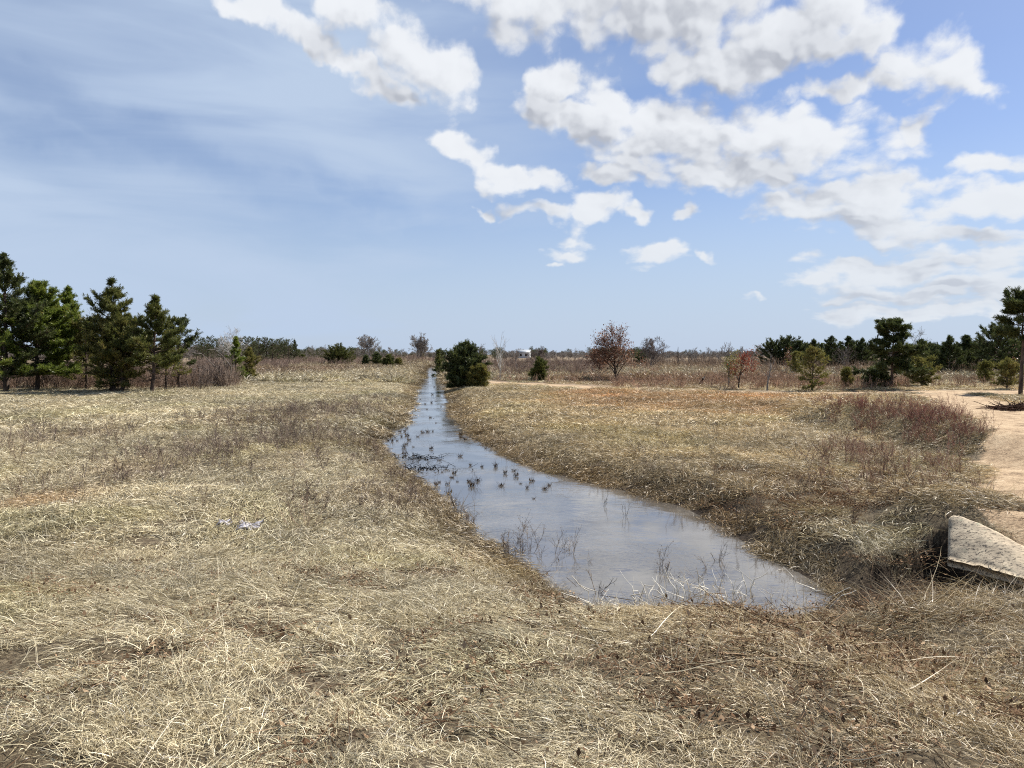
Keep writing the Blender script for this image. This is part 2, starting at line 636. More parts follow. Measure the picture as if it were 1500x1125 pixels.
def thin_mat(name, stops, transl=0.3, tint=False, rough=0.8, gloss=0.0):
    """leaf, needle or blade: colour picked by the blade's own 'shade'"""
    m, N, out = new_mat(name)
    c = ramp(N, N.attr('shade', 'Fac'), stops)
    if tint:
        tn = N.attr('tint', 'Color', 'INSTANCER')
        c = N.mix(1.0, c, tn, 'MULTIPLY')
    df = N.n('ShaderNodeBsdfDiffuse')
    N.put(df.inputs[0], c)
    res = df.outputs[0]
    if transl:
        tr = N.n('ShaderNodeBsdfTranslucent')
        N.put(tr.inputs[0], c)
        mx = N.n('ShaderNodeMixShader')
        mx.inputs[0].default_value = transl
        N.t.links.new(res, mx.inputs[1])
        N.t.links.new(tr.outputs[0], mx.inputs[2])
        res = mx.outputs[0]
    if gloss:
        g = N.n('ShaderNodeBsdfGlossy')
        g.inputs['Roughness'].default_value = 0.45
        mx = N.n('ShaderNodeMixShader')
        mx.inputs[0].default_value = gloss
        N.t.links.new(res, mx.inputs[1])
        N.t.links.new(g.outputs[0], mx.inputs[2])
        res = mx.outputs[0]
    N.t.links.new(res, out.inputs[0])
    return m


def bark_mat(name, c1, c2, scale=6.0):
    m, N, out = new_mat(name)
    tc = N.n('ShaderNodeTexCoord')
    v = N.vmath('MULTIPLY', tc.outputs['Object'], (1, 1, 0.3))
    n = N.noise(v, scale, 5, 0.65)
    c = N.mix(N.step(n, 0.35, 0.65), c1, c2)
    b = N.n('ShaderNodeBsdfPrincipled')
    N.put(b.inputs['Base Color'], c)
    b.inputs['Roughness'].default_value = 0.9
    b.inputs['Specular IOR Level'].default_value = 0.15
    bp = N.n('ShaderNodeBump')
    bp.inputs['Strength'].default_value = 0.6
    bp.inputs['Distance'].default_value = 0.02
    N.put(bp.inputs['Height'], n)
    N.t.links.new(bp.outputs[0], b.inputs['Normal'])
    N.t.links.new(b.outputs[0], out.inputs[0])
    return m


M = {}
M['straw'] = thin_mat('straw_blades', [(0.0, (0.06, 0.046, 0.030)), (0.22, (0.22, 0.172, 0.105)), (0.55, (0.50, 0.425, 0.272)), (1.0, (0.76, 0.69, 0.50))], 0.16, True, gloss=0.05)
M['weed'] = thin_mat('weed_stalks', [(0.0, (0.09, 0.07, 0.058)), (0.6, (0.22, 0.175, 0.142)), (1.0, (0.38, 0.32, 0.26))], 0.12, True)
M['pine_dark'] = thin_mat('pine_needles_dark', [(0.0, (0.024, 0.034, 0.013)), (0.5, (0.066, 0.084, 0.026)), (1.0, (0.140, 0.155, 0.048))], 0.30, gloss=0.03)
M['pine_green'] = thin_mat('pine_needles_green', [(0.0, (0.060, 0.085, 0.015)), (0.5, (0.145, 0.190, 0.030)), (0.85, (0.22, 0.25, 0.044)), (1.0, (0.26, 0.21, 0.06))], 0.40, gloss=0.03)
M['pine_mid'] = thin_mat('pine_needles_mid', [(0.0, (0.036, 0.046, 0.015)), (0.5, (0.105, 0.120, 0.030)), (1.0, (0.20, 0.185, 0.06))], 0.34, gloss=0.02)
M['pine_olive'] = thin_mat('pine_needles_olive', [(0.0, (0.08, 0.080, 0.022)), (0.5, (0.17, 0.165, 0.042)), (1.0, (0.25, 0.19, 0.075))], 0.34, gloss=0.02)
M['leaf_brown'] = thin_mat('dead_oak_leaves', [(0.0, (0.07, 0.032, 0.020)), (0.5, (0.17, 0.075, 0.042)), (1.0, (0.30, 0.17, 0.10))], 0.25, gloss=0.03)
M['leaf_red'] = thin_mat('red_dead_leaves', [(0.0, (0.10, 0.022, 0.016)), (0.6, (0.24, 0.055, 0.035)), (1.0, (0.32, 0.13, 0.07))], 0.25)
M['twig'] = thin_mat('bare_twigs', [(0.0, (0.085, 0.065, 0.058)), (1.0, (0.24, 0.195, 0.17))], 0.0)
M['twig_grey'] = thin_mat('grey_twigs', [(0.0, (0.13, 0.115, 0.105)), (1.0, (0.33, 0.30, 0.27))], 0.0)
M['twig_white'] = thin_mat('white_twigs', [(0.0, (0.36, 0.34, 0.31)), (1.0, (0.60, 0.57, 0.52))], 0.0)
M['twig_red'] = thin_mat('reddish_twigs', [(0.0, (0.08, 0.052, 0.045)), (0.5, (0.19, 0.125, 0.105)), (1.0, (0.36, 0.27, 0.215))], 0.0, True)
M['brush'] = thin_mat('brush_twigs', [(0.0, (0.09, 0.070, 0.058)), (0.5, (0.215, 0.172, 0.14)), (1.0, (0.39, 0.335, 0.28))], 0.0, True)
M['tuft'] = thin_mat('wet_tuft_blades', [(0.0, (0.025, 0.018, 0.012)), (0.6, (0.11, 0.075, 0.045)), (1.0, (0.30, 0.22, 0.13))], 0.1)
M['litter'] = thin_mat('leaf_litter', [(0.0, (0.05, 0.033, 0.022)), (0.5, (0.15, 0.095, 0.06)), (1.0, (0.36, 0.27, 0.18))], 0.1, True)
M['bark_pine'] = bark_mat('pine_bark', (0.045, 0.033, 0.027), (0.14, 0.10, 0.075))
M['bark_grey'] = bark_mat('grey_bark', (0.11, 0.095, 0.085), (0.26, 0.235, 0.21))
M['bark_white'] = bark_mat('white_bark', (0.30, 0.28, 0.25), (0.62, 0.60, 0.55))
M['bark_dark'] = bark_mat('dark_bark', (0.03, 0.024, 0.02), (0.10, 0.078, 0.062))


# ------------------------------------------------------------------ object helpers
def tag(o, label=None, cat=None, group=None, kind=None):
    for k, v in (('label', label), ('category', cat), ('group', group), ('kind', kind)):
        if v:
            o[k] = v
    return o


def link(name, me, parent=None, loc=None):
    o = bpy.data.objects.new(name, me)
    COL.objects.link(o)
    if parent is not None:
        o.parent = parent
    if loc is not None:
        o.location = loc
    return o


def thing(name, label, cat, loc, group=None, rz=0.0, sc=1.0):
    o = bpy.data.objects.new(name, None)
    COL.objects.link(o)
    o.empty_display_size = 0.3
    o.location = loc
    o.rotation_euler = (0, 0, rz)
    o.scale = (sc, sc, sc) if not isinstance(sc, tuple) else sc
    return tag(o, label, cat, group)


# ------------------------------------------------------------------ ground sheet
def build_ground():
    fr = np.linspace(-rad(62), rad(62), 560)
    bk = np.linspace(rad(62), TAU - rad(62), 62)[1:-1]
    th = np.concatenate([fr, bk])
    rs = [0.35]
    while rs[-1] < 1000:
        r = rs[-1]
        k = 1.03 if r < 2 else (1.0125 if r < 70 else (1.02 if r < 300 else 1.06))
        rs.append(r * k)
    rs = np.array(rs)
    R, T = np.meshgrid(rs, th, indexing='ij')
    X, Y = R * np.sin(T), R * np.cos(T)
    x, y = X.ravel(), Y.ravel()
    z = height(x, y)
    nr, nt = R.shape
    i = np.arange(nr - 1)[:, None] * nt
    j = np.arange(nt)[None]
    a = i + j
    b = i + (j + 1) % nt
    q = np.stack([a, b, b + nt, a + nt], -1).reshape(-1, 4)[:, ::-1]
    x = np.append(x, 0.0)
    y = np.append(y, 0.0)
    z = np.append(z, float(np.mean(z[:nt])))
    c = nr * nt
    fan = np.stack([np.full(nt, c), np.arange(nt), (np.arange(nt) + 1) % nt], 1)[:, ::-1]
    m, N, out = new_mat('dry_ground')
    tc = N.n('ShaderNodeTexCoord')
    P = tc.outputs['Object']
    z1 = N.n('ShaderNodeSeparateColor')
    N.put(z1.inputs[0], N.attr('zone'))
    z2 = N.n('ShaderNodeSeparateColor')
    N.put(z2.inputs[0], N.attr('zone_b'))
    n_f = N.noise(P, 28.0, 6, 0.7)
    n_m = N.noise(P, 2.2, 6, 0.62)
    n_l = N.noise(P, 0.13, 5, 0.6)
    thatch = ramp(N, n_f, [(0.32, (0.025, 0.019, 0.013)), (0.5, (0.10, 0.077, 0.05)), (0.70, (0.30, 0.245, 0.16))])
    thatch = N.mix(N.step(n_m, 0.38, 0.66), thatch, (0.085, 0.065, 0.04))
    # distant dry field, where single blades are too small to build
    far = N.mix(N.step(n_l, 0.38, 0.62), (0.30, 0.24, 0.155), (0.20, 0.15, 0.11))
    far = N.mix(N.math('MULTIPLY', N.step(N.noise(P, 0.9, 6, 0.7), 0.45, 0.62), 0.5), far, (0.17, 0.125, 0.085))
    col = N.mix(z2.outputs[2], thatch, far)
    red = N.mix(N.step(n_m, 0.36, 0.64), (0.17, 0.105, 0.07), (0.40, 0.285, 0.185))
    col = N.mix(N.math('MULTIPLY', z1.outputs[1], 0.85), col, red)
    soil_shade = ramp(N, n_f, [(0.35, (0.012, 0.009, 0.007)), (0.65, (0.055, 0.040, 0.028))])  # dark earth of the banks, also the painted shade inside the hollow
    col = N.mix(z1.outputs[2], col, soil_shade)
    pur = N.mix(N.step(n_m, 0.35, 0.65), (0.15, 0.105, 0.09), (0.26, 0.20, 0.165))
    col = N.mix(N.math('MULTIPLY', z2.outputs[1], 0.8), col, pur)
    sand = ramp(N, N.math('MULTIPLY_ADD', n_m, 0.5, N.math('MULTIPLY', n_f, 0.5)), [(0.39, (0.14, 0.095, 0.06)), (0.48, (0.35, 0.25, 0.155)), (0.60, (0.49, 0.375, 0.245))])
    sm = N.step(N.math('ADD', z1.outputs[0], N.math('MULTIPLY', N.math('SUBTRACT', n_m, 0.5), 0.9)), 0.30, 0.62)
    col = N.mix(sm, col, sand)
    col = N.mix(N.step(N.math('MULTIPLY', z2.outputs[0], n_f), 0.28, 0.5), col, (0.20, 0.065, 0.022))
    bs = N.n('ShaderNodeBsdfPrincipled')
    N.put(bs.inputs['Base Color'], col)
    bs.inputs['Roughness'].default_value = 0.95
    bs.inputs['Specular IOR Level'].default_value = 0.1
    bp = N.n('ShaderNodeBump')
    bp.inputs['Strength'].default_value = 0.9
    bp.inputs['Distance'].default_value = 0.05
    N.put(bp.inputs['Height'], N.math('ADD', n_m, N.math('MULTIPLY', n_f, 0.5)))
    N.t.links.new(bp.outputs[0], bs.inputs['Normal'])
    N.t.links.new(bs.outputs[0], out.inputs[0])
    B = Buf()
    B.add(np.stack([x, y, z], 1), q, 0.0)
    B.f.append(fan)
    me = B.mesh('ground', m, True)
    s = sdf(x, y, WATER)
    hol = sstep(sdf(x, y, HOLLOW), 0.16, 0.02)  # undercut shade of the hollow, painted near-black into the ground colour
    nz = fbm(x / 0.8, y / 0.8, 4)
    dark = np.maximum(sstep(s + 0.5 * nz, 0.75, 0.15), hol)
    for p in P_DARKBANK:
        dark = np.maximum(dark, p(x, y, 0.3) * sstep(nz, -0.02, 0.12) * 0.9)
    red = np.maximum.reduce([p(x, y, 0.3) for p in P_RED + P_LITTER])
    pur = np.maximum.reduce([p(x, y, 0.4) for p in P_PURPLE])
    rust = np.maximum.reduce([p(x, y, 0.3) for p in P_RUST])
    farm = sstep(np.hypot(x, y), 25, 60)
    one = np.ones_like(x)
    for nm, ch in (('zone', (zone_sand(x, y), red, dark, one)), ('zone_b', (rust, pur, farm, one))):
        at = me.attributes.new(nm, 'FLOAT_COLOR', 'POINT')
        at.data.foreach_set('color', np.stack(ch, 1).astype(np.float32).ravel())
    o = link('ground', me)
    tag(o, kind='structure')


build_ground()


# ------------------------------------------------------------------ water
def build_water():
    m, N, out = new_mat('stream_water')
    tc = N.n('ShaderNodeTexCoord')
    P = tc.outputs['Object']
    st = N.vmath('MULTIPLY', P, (1.0, 1.0, 1.0))
    n1 = N.noise(st, 5.0, 3, 0.5, 0.4)
    n2 = N.noise(N.vmath('MULTIPLY', P, (0.5, 1.6, 1.0)), 14.0, 2, 0.5)
    calm = N.step(N.noise(P, 0.55, 3, 0.5), 0.42, 0.62, 0.15, 1.0)
    hgt = N.math('MULTIPLY', N.math('MULTIPLY_ADD', n2, 0.35, n1), calm)
    bp = N.n('ShaderNodeBump')
    bp.inputs['Strength'].default_value = 0.45
    bp.inputs['Distance'].default_value = 0.018
    N.put(bp.inputs['Height'], hgt)
    b = N.n('ShaderNodeBsdfPrincipled')
    N.put(b.inputs['Base Color'], N.mix(N.step(N.noise(P, 0.8, 4, 0.6), 0.4, 0.65), (0.075, 0.068, 0.060), (0.12, 0.11, 0.098)))
    b.inputs['Roughness'].default_value = 0.05
    b.inputs['IOR'].default_value = 2.3
    N.t.links.new(bp.outputs[0], b.inputs['Normal'])
    N.t.links.new(b.outputs[0], out.inputs[0])
    ys = np.concatenate([np.linspace(6.3, 30, 60), np.linspace(31, 150, 60)])
    v, f = [], []
    for i, yy in enumerate(ys):
        c = float(stream_x(yy))
        w = np.interp(yy, [6.3, 12, 20, 30, 150], [3.2, 3.4, 2.6, 2.0, 2.4])
        v += [(c - w, yy, 0.0), (c + w, yy, 0.0)]
        if i:
            k = 2 * i
            f.append((k - 2, k - 1, k + 1, k))
    B = Buf()
    B.add(v, f, 0.0)
    o = link('stream_water', B.mesh('stream_water', m))
    tag(o, kind='structure')


build_water()


# ------------------------------------------------------------------ scattered ground cover (stuff)
def scatter(name, metas, pts, rot, scl, idx, tint, hidden_name):
    """ONE object: geometry nodes put the clump meshes on the points"""
    lib = bpy.data.collections.new(hidden_name)
    for k, me in enumerate(metas):
        o = bpy.data.objects.new('%s_clump_%02d' % (hidden_name, k), me)
        lib.objects.link(o)
    me = bpy.data.meshes.new(name)
    n = len(pts)
    me.vertices.add(n)
    me.vertices.foreach_set('co', np.asarray(pts, np.float32).ravel())
    me.attributes.new('rot', 'FLOAT_VECTOR', 'POINT').data.foreach_set('vector', np.asarray(rot, np.float32).ravel())
    me.attributes.new('scl', 'FLOAT_VECTOR', 'POINT').data.foreach_set('vector', np.asarray(scl, np.float32).ravel())
    me.attributes.new('idx', 'INT', 'POINT').data.foreach_set('value', np.asarray(idx, np.int32))
    me.attributes.new('tint', 'FLOAT_COLOR', 'POINT').data.foreach_set('color', np.concatenate([tint, np.ones((n, 1))], 1).astype(np.float32).ravel())
    o = link(name, me)
    tag(o, kind='stuff')
    g = bpy.data.node_groups.new(name + '_scatter', 'GeometryNodeTree')
    g.interface.new_socket('Geometry', in_out='INPUT', socket_type='NodeSocketGeometry')
    g.interface.new_socket('Geometry', in_out='OUTPUT', socket_type='NodeSocketGeometry')
    gi = g.nodes.new('NodeGroupInput')
    go = g.nodes.new('NodeGroupOutput')
    ip = g.nodes.new('GeometryNodeInstanceOnPoints')
    ci = g.nodes.new('GeometryNodeCollectionInfo')
    ci.inputs['Collection'].default_value = lib
    ci.inputs['Separate Children'].default_value = True
    ci.inputs['Reset Children'].default_value = True

    def na(nm, typ):
        a = g.nodes.new('GeometryNodeInputNamedAttribute')
        a.data_type = typ
        a.inputs['Name'].default_value = nm
        return a.outputs[0]
    L = g.links.new
    L(gi.outputs[0], ip.inputs['Points'])
    L(ci.outputs[0], ip.inputs['Instance'])
    ip.inputs['Pick Instance'].default_value = True
    L(na('idx', 'INT'), ip.inputs['Instance Index'])
    er = g.nodes.new('FunctionNodeEulerToRotation')
    L(na('rot', 'FLOAT_VECTOR'), er.inputs[0])
    L(er.outputs[0], ip.inputs['Rotation'])
    L(na('scl', 'FLOAT_VECTOR'), ip.inputs['Scale'])
    L(ip.outputs[0], go.inputs[0])
    md = o.modifiers.new('scatter', 'NODES')
    md.node_group = g
    return o


def clump_mat(seed, r, n, L0, L1, W, mode, mat):
    """a patch of lodged grass, combed towards local +X"""
    rng = np.random.default_rng(seed)
    B = Buf()
    ph = rng.uniform(0, TAU, n)
    rr = r * np.sqrt(rng.random(n))
    base = np.stack([np.cos(ph) * rr, np.sin(ph) * rr, np.full(n, -0.01)], 1)
    L = rng.uniform(L0, L1, n)
    Wd = W * rng.uniform(0.6, 1.25, n)
    if mode == 'mat':
        az = rng.normal(0, 1.0, n)
        lift = rng.uniform(0.10, 0.75, n)
        droop = rng.uniform(-0.7, 0.1, n)
        curl = rng.normal(0, 1.1, n)
        base[:, 2] += rng.random(n) ** 2 * 0.05
    elif mode == 'comb':
        az = rng.normal(0, 0.35, n)
        lift = rng.uniform(0.35, 0.95, n)
        droop = rng.uniform(-1.0, -0.25, n)
        curl = rng.normal(0, 0.5, n)
    elif mode == 'tuft':
        az = ph + rng.normal(0, 0.5, n)
        base[:, :2] *= 0.45
        lift = rng.uniform(0.7, 1.45, n)
        droop = rng.uniform(-0.9, 0.4, n)
        curl = rng.normal(0, 0.6, n)
    elif mode == 'long':    # long fallen stalks
        az = rng.uniform(0, TAU, n)
        lift = rng.uniform(0.15, 0.7, n)
        droop = rng.uniform(-0.35, 0.25, n)
        curl = rng.normal(0, 0.35, n)
    else:   # upright thin stems
        az = rng.uniform(0, TAU, n)
        lift = rng.uniform(0.75, 1.4, n)
        droop = rng.uniform(-0.1, 1.1, n)
        curl = rng.normal(0, 0.5, n)
    sh = np.clip(rng.normal(0.54, 0.31, n), 0, 1)
    add_blades(B, rng, base, az, L, Wd, lift, droop, curl, 5 if L1 > 0.2 else 4, sh, rng.normal(0, 1))
    return B.mesh('grass_clump', mat)


def litter_mat(seed, r, n, mat, size=0.03):
    rng = np.random.default_rng(seed)
    B = Buf()
    p = np.stack([rng.normal(0, r * .6, n), rng.normal(0, r * .6, n), rng.uniform(0.004, 0.03, n)], 1)
    add_leaves(B, rng, p, size, rng.random(n))
    m = n // 3
    p0 = np.stack([rng.normal(0, r * .6, m), rng.normal(0, r * .6, m), rng.uniform(0.004, 0.03, m)], 1)
    a = rng.uniform(0, TAU, m)
    l = rng.uniform(0.05, 0.25, m)
    p1 = p0 + np.stack([np.cos(a) * l, np.sin(a) * l, rng.normal(0.01, 0.03, m)], 1)
    add_segs(B, p0, p1, 0.0025, 0.0015, 3, rng.random(m))
    return B.mesh('litter_clump', mat)


def bushy(seed, h, r, stems, mat, tr=0.006, forks=5, leaves=0, droop=0.0, heads=0):
    """many-stemmed bare brush growing from one root"""
    rng = np.random.default_rng(seed)
    B = Buf()
    P0, P1, R0, R1, S = [], [], [], [], []
    ends = []
    for s in range(stems):
        a = rng.uniform(0, TAU)
        lean = abs(rng.normal(0, 0.38))
        d = np.array([math.cos(a) * math.sin(lean), math.sin(a) * math.sin(lean), math.cos(lean)])
        p = np.array([rng.normal(0, r * 0.35), rng.normal(0, r * 0.35), -0.03])
        L = h * rng.uniform(0.55, 1.05)
        rad0 = tr * rng.uniform(0.7, 1.4)
        sh = np.clip(rng.normal(0.5, 0.25), 0, 1)
        k = 4
        for i in range(k):
            d = norm(d + rng.normal(0, 0.14, 3) + np.array([0, 0, -droop * i / k]))
            q = p + d * L / k
            P0.append(p); P1.append(q); R0.append(rad0 * (1 - i / k * .7)); R1.append(rad0 * (1 - (i + 1) / k * .7)); S.append(sh)
            if i > 0:
                for _ in range(rng.integers(max(forks // 2, 1), forks + 1)):
                    t = rng.random()
                    b = p + (q - p) * t
                    dd = norm(d + rng.normal(0, 0.55, 3) + np.array([0, 0, 0.2]))
                    l2 = L * rng.uniform(0.10, 0.32)
                    e = b + dd * l2
                    P0.append(b); P1.append(e); R0.append(rad0 * .5); R1.append(rad0 * .25); S.append(np.clip(sh + rng.normal(0, .15), 0, 1))
                    dd2 = norm(dd + rng.normal(0, 0.5, 3))
                    b2 = b + dd * l2 * 0.5
                    e2 = b2 + dd2 * l2 * 0.6
                    P0.append(b2); P1.append(e2); R0.append(rad0 * .35); R1.append(rad0 * .2); S.append(sh)
                    ends += [e, e2]
            p = q
        ends.append(p)
    add_segs(B, P0, P1, R0, R1, 3, S)
    ends = np.array(ends)
    if heads:
        pk = ends[rng.random(len(ends)) < heads]
        add_leaves(B, rng, pk, 0.016, rng.uniform(0, 0.35, len(pk)))
        add_leaves(B, rng, pk, 0.014, rng.uniform(0, 0.35, len(pk)))
    if leaves:
        pk = ends[rng.integers(0, len(ends), leaves)] + rng.normal(0, 0.05, (leaves, 3))
        add_leaves(B, rng, pk, 0.05, rng.random(leaves))
    return B.mesh('brush', mat)


def sample(y0, y1, dens, rng, margin=0.73, extra=2.4):
    """uniform points of ground in front of the camera"""
    xm = margin * y1 + extra
    n = int(2 * xm * (y1 - y0) * dens)
    x = rng.uniform(-xm, xm, n)
    y = rng.uniform(y0, y1, n)
    k = np.abs(x) < margin * y + extra
    return x[k], y[k]


def grass_tint(x, y, rng):
    n = len(x)
    big = fbm(x / 6.0, y / 6.0, 4)
    mid = fbm(x / 1.3 + 31, y / 1.3, 3)
    br = np.clip(0.90 + 0.65 * big + 0.75 * mid + rng.normal(0, 0.10, n), 0.4, 1.35)
    t = np.stack([br, br, br], 1)
    green = sstep(fbm(x / 2.1 + 70, y / 2.1, 3), 0.02, 0.22)[:, None]
    t = t * np.array([1.0, 0.99, 0.95])
    green = green * 0.6
    t = t * (1 - green) + t * np.array([0.93, 0.96, 0.80]) * green

    def over(mask, c, k=1.0):
        nonlocal t
        m = (mask * k)[:, None]
        t = t * (1 - m) + (t * np.array(c)) * m
    grey = np.maximum.reduce([p(x, y, 0.2) for p in P_GREY])
    over(grey, (0.72, 0.67, 0.64), 0.85)
    over(np.maximum.reduce([p(x, y, 0.3) for p in P_RED]) * (0.55 + 0.45 * sstep(mid, -0.1, 0.15)), (1.02, 0.77, 0.63), 0.9)
    over(np.maximum.reduce([p(x, y, 0.3) for p in P_LITTER]), (0.66, 0.50, 0.45), 0.8)
    over(np.maximum.reduce([p(x, y, 0.4) for p in P_PURPLE]), (0.60, 0.49, 0.47), 0.9)
    over(np.maximum.reduce([p(x, y, 0.3) for p in P_DARKBANK]), (0.78, 0.68, 0.56), 0.55)
    over(P_SLABHILL(x, y, 0.2), (1.08, 0.94, 0.78), 0.9)
    over(sstep(x - stream_x(y), 0.5, 2.0) * sstep(y, 9, 13) * sstep(y, 60, 45), (1.08, 1.0, 0.90))
    over(np.maximum.reduce([p(x, y, 0.3) for p in P_PINK]), (1.05, 0.85, 0.75), 0.6)
    s = sdf(x, y, WATER)
    over(sstep(s, 1.0, 0.1), (0.58, 0.50, 0.41), 0.9)
    # right foreground: thinner, browner
    over(sstep(x - 0.05 * y, -0.2, 1.4) * sstep(y, 8.5, 7.0), (0.94, 0.85, 0.77), 0.8)
    far = sstep(y, 60, 120)
    over(far * sstep(x, 2, 12), (0.62, 0.50, 0.45), 0.9)
    over(far * sstep(x, 2, -6), (0.80, 0.72, 0.66), 0.6)
    return np.clip(t, 0.15, 1.6), s


def build_grass():
    rng = np.random.default_rng(21)
    st = M['straw']
    metas = []
    sets = {}

    def reg(key, items):
        sets[key] = list(range(len(metas), len(metas) + len(items)))
        metas.extend(items)
    reg('n_mat', [clump_mat(100 + i, 0.19, 165, 0.05, 0.16, 0.0031, 'mat', st) for i in range(5)])
    reg('n_comb', [clump_mat(120 + i, 0.15, 130, 0.09, 0.21, 0.0031, 'comb', st) for i in range(4)])
    reg('n_up', [clump_mat(140 + i, 0.16, 10, 0.12, 0.38, 0.003, 'up', st) for i in range(4)])
    reg('n_long', [clump_mat(160 + i, 0.30, 7, 0.35, 0.85, 0.0042, 'long', st) for i in range(4)])
    reg('m_mat', [clump_mat(200 + i, 0.24, 110, 0.08, 0.22, 0.0068, 'mat', st) for i in range(4)])
    reg('m_comb', [clump_mat(220 + i, 0.18, 95, 0.12, 0.26, 0.0066, 'comb', st) for i in range(3)])
    reg('m_up', [clump_mat(240 + i, 0.25, 20, 0.15, 0.36, 0.006, 'up', st) for i in range(3)])
    reg('f_mat', [clump_mat(300 + i, 0.55, 120, 0.16, 0.38, 0.016, 'mat', st) for i in range(4)])
    reg('f_tuft', [clump_mat(320 + i, 0.40, 60, 0.16, 0.34, 0.016, 'tuft', st) for i in range(3)])
    reg('g_mat', [clump_mat(400 + i, 1.2, 110, 0.40, 0.95, 0.045, 'tuft', st) for i in range(4)])
    PT, RO, SCL, ID, TI = [], [], [], [], []

    def put(key, x, y, dz=0.0, s0=0.8, s1=1.25, thin=None):
        t, s = grass_tint(x, y, rng)
        sand = zone_sand(x, y)
        keep = (s > rng.uniform(-0.18, 0.08, len(x))) & (rng.random(len(x)) > sand * 1.13)
        pd = polyline_dist(x, y, PATH_LINE)
        keep &= ~((pd < 3.4) & (rng.random(len(x)) < 0.88))
        keep &= sdf(x, y, HOLLOW) > rng.uniform(-0.04, 0.13, len(x))
        keep &= rng.random(len(x)) > 0.5 * np.maximum.reduce([p(x, y, 0.3) for p in P_DARKBANK])
        if thin is not None:
            keep &= rng.random(len(x)) < thin
        x, y, t, s = x[keep], y[keep], t[keep], s[keep]
        n = len(x)
        z = np.maximum(height(x, y) + dz, -0.02)
        e = 0.12
        gx = (height(x + e, y) - height(x - e, y)) / (2 * e)
        gy = (height(x, y + e) - height(x, y - e)) / (2 * e)
        flow = TAU * 1.6 * (fbm(x / 2.6 + 11, y / 2.6 + 3, 3) + 0.3) + rng.normal(0, 0.7, n)
        # tilt the clump with the slope, then turn it (XYZ euler: turn about z applied last)
        c, si = np.cos(flow), np.sin(flow)
        gu = gx * c + gy * si
        gv = -gx * si + gy * c
        ro = np.stack([np.arctan(gv), -np.arctan(gu), flow], 1)
        sc = rng.uniform(s0, s1, n) * (0.72 + 0.28 * sstep(y, 2.0, 5.0))
        zs = sc * rng.uniform(0.75, 1.3, n) * (1 + 1.1 * np.clip(fbm(x / 0.9, y / 0.9, 2), -0.4, 0.5))
        PT.append(np.stack([x, y, z], 1))
        RO.append(ro)
        SCL.append(np.stack([sc, sc, np.maximum(zs, 0.3)], 1))
        ID.append(rng.choice(sets[key], n))
        TI.append(t)

    def rightfg(x, y):
        return sstep(x - 0.05 * y, -0.3, 1.2) * sstep(y, 9.0, 7.5)

    def gaps(x, y):
        return 0.12 + 0.88 * sstep(fbm(x / 0.55 + 5, y / 0.55, 3) + 0.5 * fbm(x / 2.5, y / 2.5 + 9, 2), -0.20, 0.06)
    x, y = sample(1.6, 9.0, 58, rng)
    put('n_mat', x, y, thin=gaps(x, y) * (1 - 0.4 * rightfg(x, y)))
    x, y = sample(1.6, 9.0, 16, rng)
    put('n_comb', x, y, thin=(0.25 + 0.9 * sstep(fbm(x / 1.1, y / 1.1 + 50, 3), -0.05, 0.15)) * (1 - 0.8 * rightfg(x, y)))
    x, y = sample(1.6, 9.0, 9, rng)
    put('n_up', x, y, thin=0.4 + 0.6 * rightfg(x, y))
    x, y = sample(1.6, 9.5, 3.0, rng)
    put('n_long', x, y, thin=0.18 + 0.82 * rightfg(x, y))
    # straw hanging over the hollow by the slab
    q = [at_z(u, v, 0.4) for u, v in zip(rng.uniform(1240, 1520, 90), rng.uniform(872, 892, 90))]
    put('n_long', np.array([a for a, _ in q]), np.array([b for _, b in q]) - 0.12)
    q = [at_z(u, v, 0.4) for u, v in zip(rng.uniform(1240, 1520, 50), rng.uniform(876, 894, 50))]
    put('n_comb', np.array([a for a, _ in q]), np.array([b for _, b in q]) - 0.12, s0=1.1, s1=1.7)
    x, y = sample(9.0, 23.0, 32, rng)
    put('m_mat', x, y, thin=gaps(x, y))
    x, y = sample(9.0, 23.0, 9, rng)
    put('m_comb', x, y, thin=0.25 + 0.9 * sstep(fbm(x / 1.1, y / 1.1 + 50, 3), -0.05, 0.15))
    x, y = sample(9.0, 23.0, 3, rng)
    put('m_up', x, y)
    x, y = sample(23.0, 60.0, 6.5, rng, extra=3)
    put('f_mat', x, y)
    x, y = sample(23.0, 60.0, 1.5, rng, extra=3)
    put('f_tuft', x, y)
    x, y = sample(60.0, 170.0, 1.0, rng, extra=4)
    put('g_mat', x, y, s0=0.6, s1=1.1)
    scatter('dry_grass', metas, np.concatenate(PT), np.concatenate(RO), np.concatenate(SCL), np.concatenate(ID), np.concatenate(TI), 'grass_library')


build_grass()


def simple_scatter(name, metas, parts, lib, seed, s0=0.7, s1=1.3, sands=True, smin=0.15, dz=0.0):
    """parts: list of (x, y, tint rgb)"""
    rng = np.random.default_rng(seed)
    PT, TI = [], []
    for x, y, c in parts:
        s = sdf(x, y, WATER)
        k = s > smin
        if sands:
            k &= rng.random(len(x)) > zone_sand(x, y) * 1.2
        x, y = x[k], y[k]
        br = rng.uniform(0.75, 1.25, len(x))[:, None]
        PT.append(np.stack([x, y, height(x, y) + dz], 1))
        TI.append(np.array(c)[None] * br)
    P = np.concatenate(PT)
    n = len(P)
    rot = np.stack([rng.normal(0, .08, n), rng.normal(0, .08, n), rng.uniform(0, TAU, n)], 1)
    sc = rng.uniform(s0, s1, n)[:, None] * np.stack([np.ones(n), np.ones(n), rng.uniform(0.8, 1.2, n)], 1)
    scatter(name, metas, P, rot, sc, rng.integers(0, len(metas), n), np.concatenate(TI), lib)


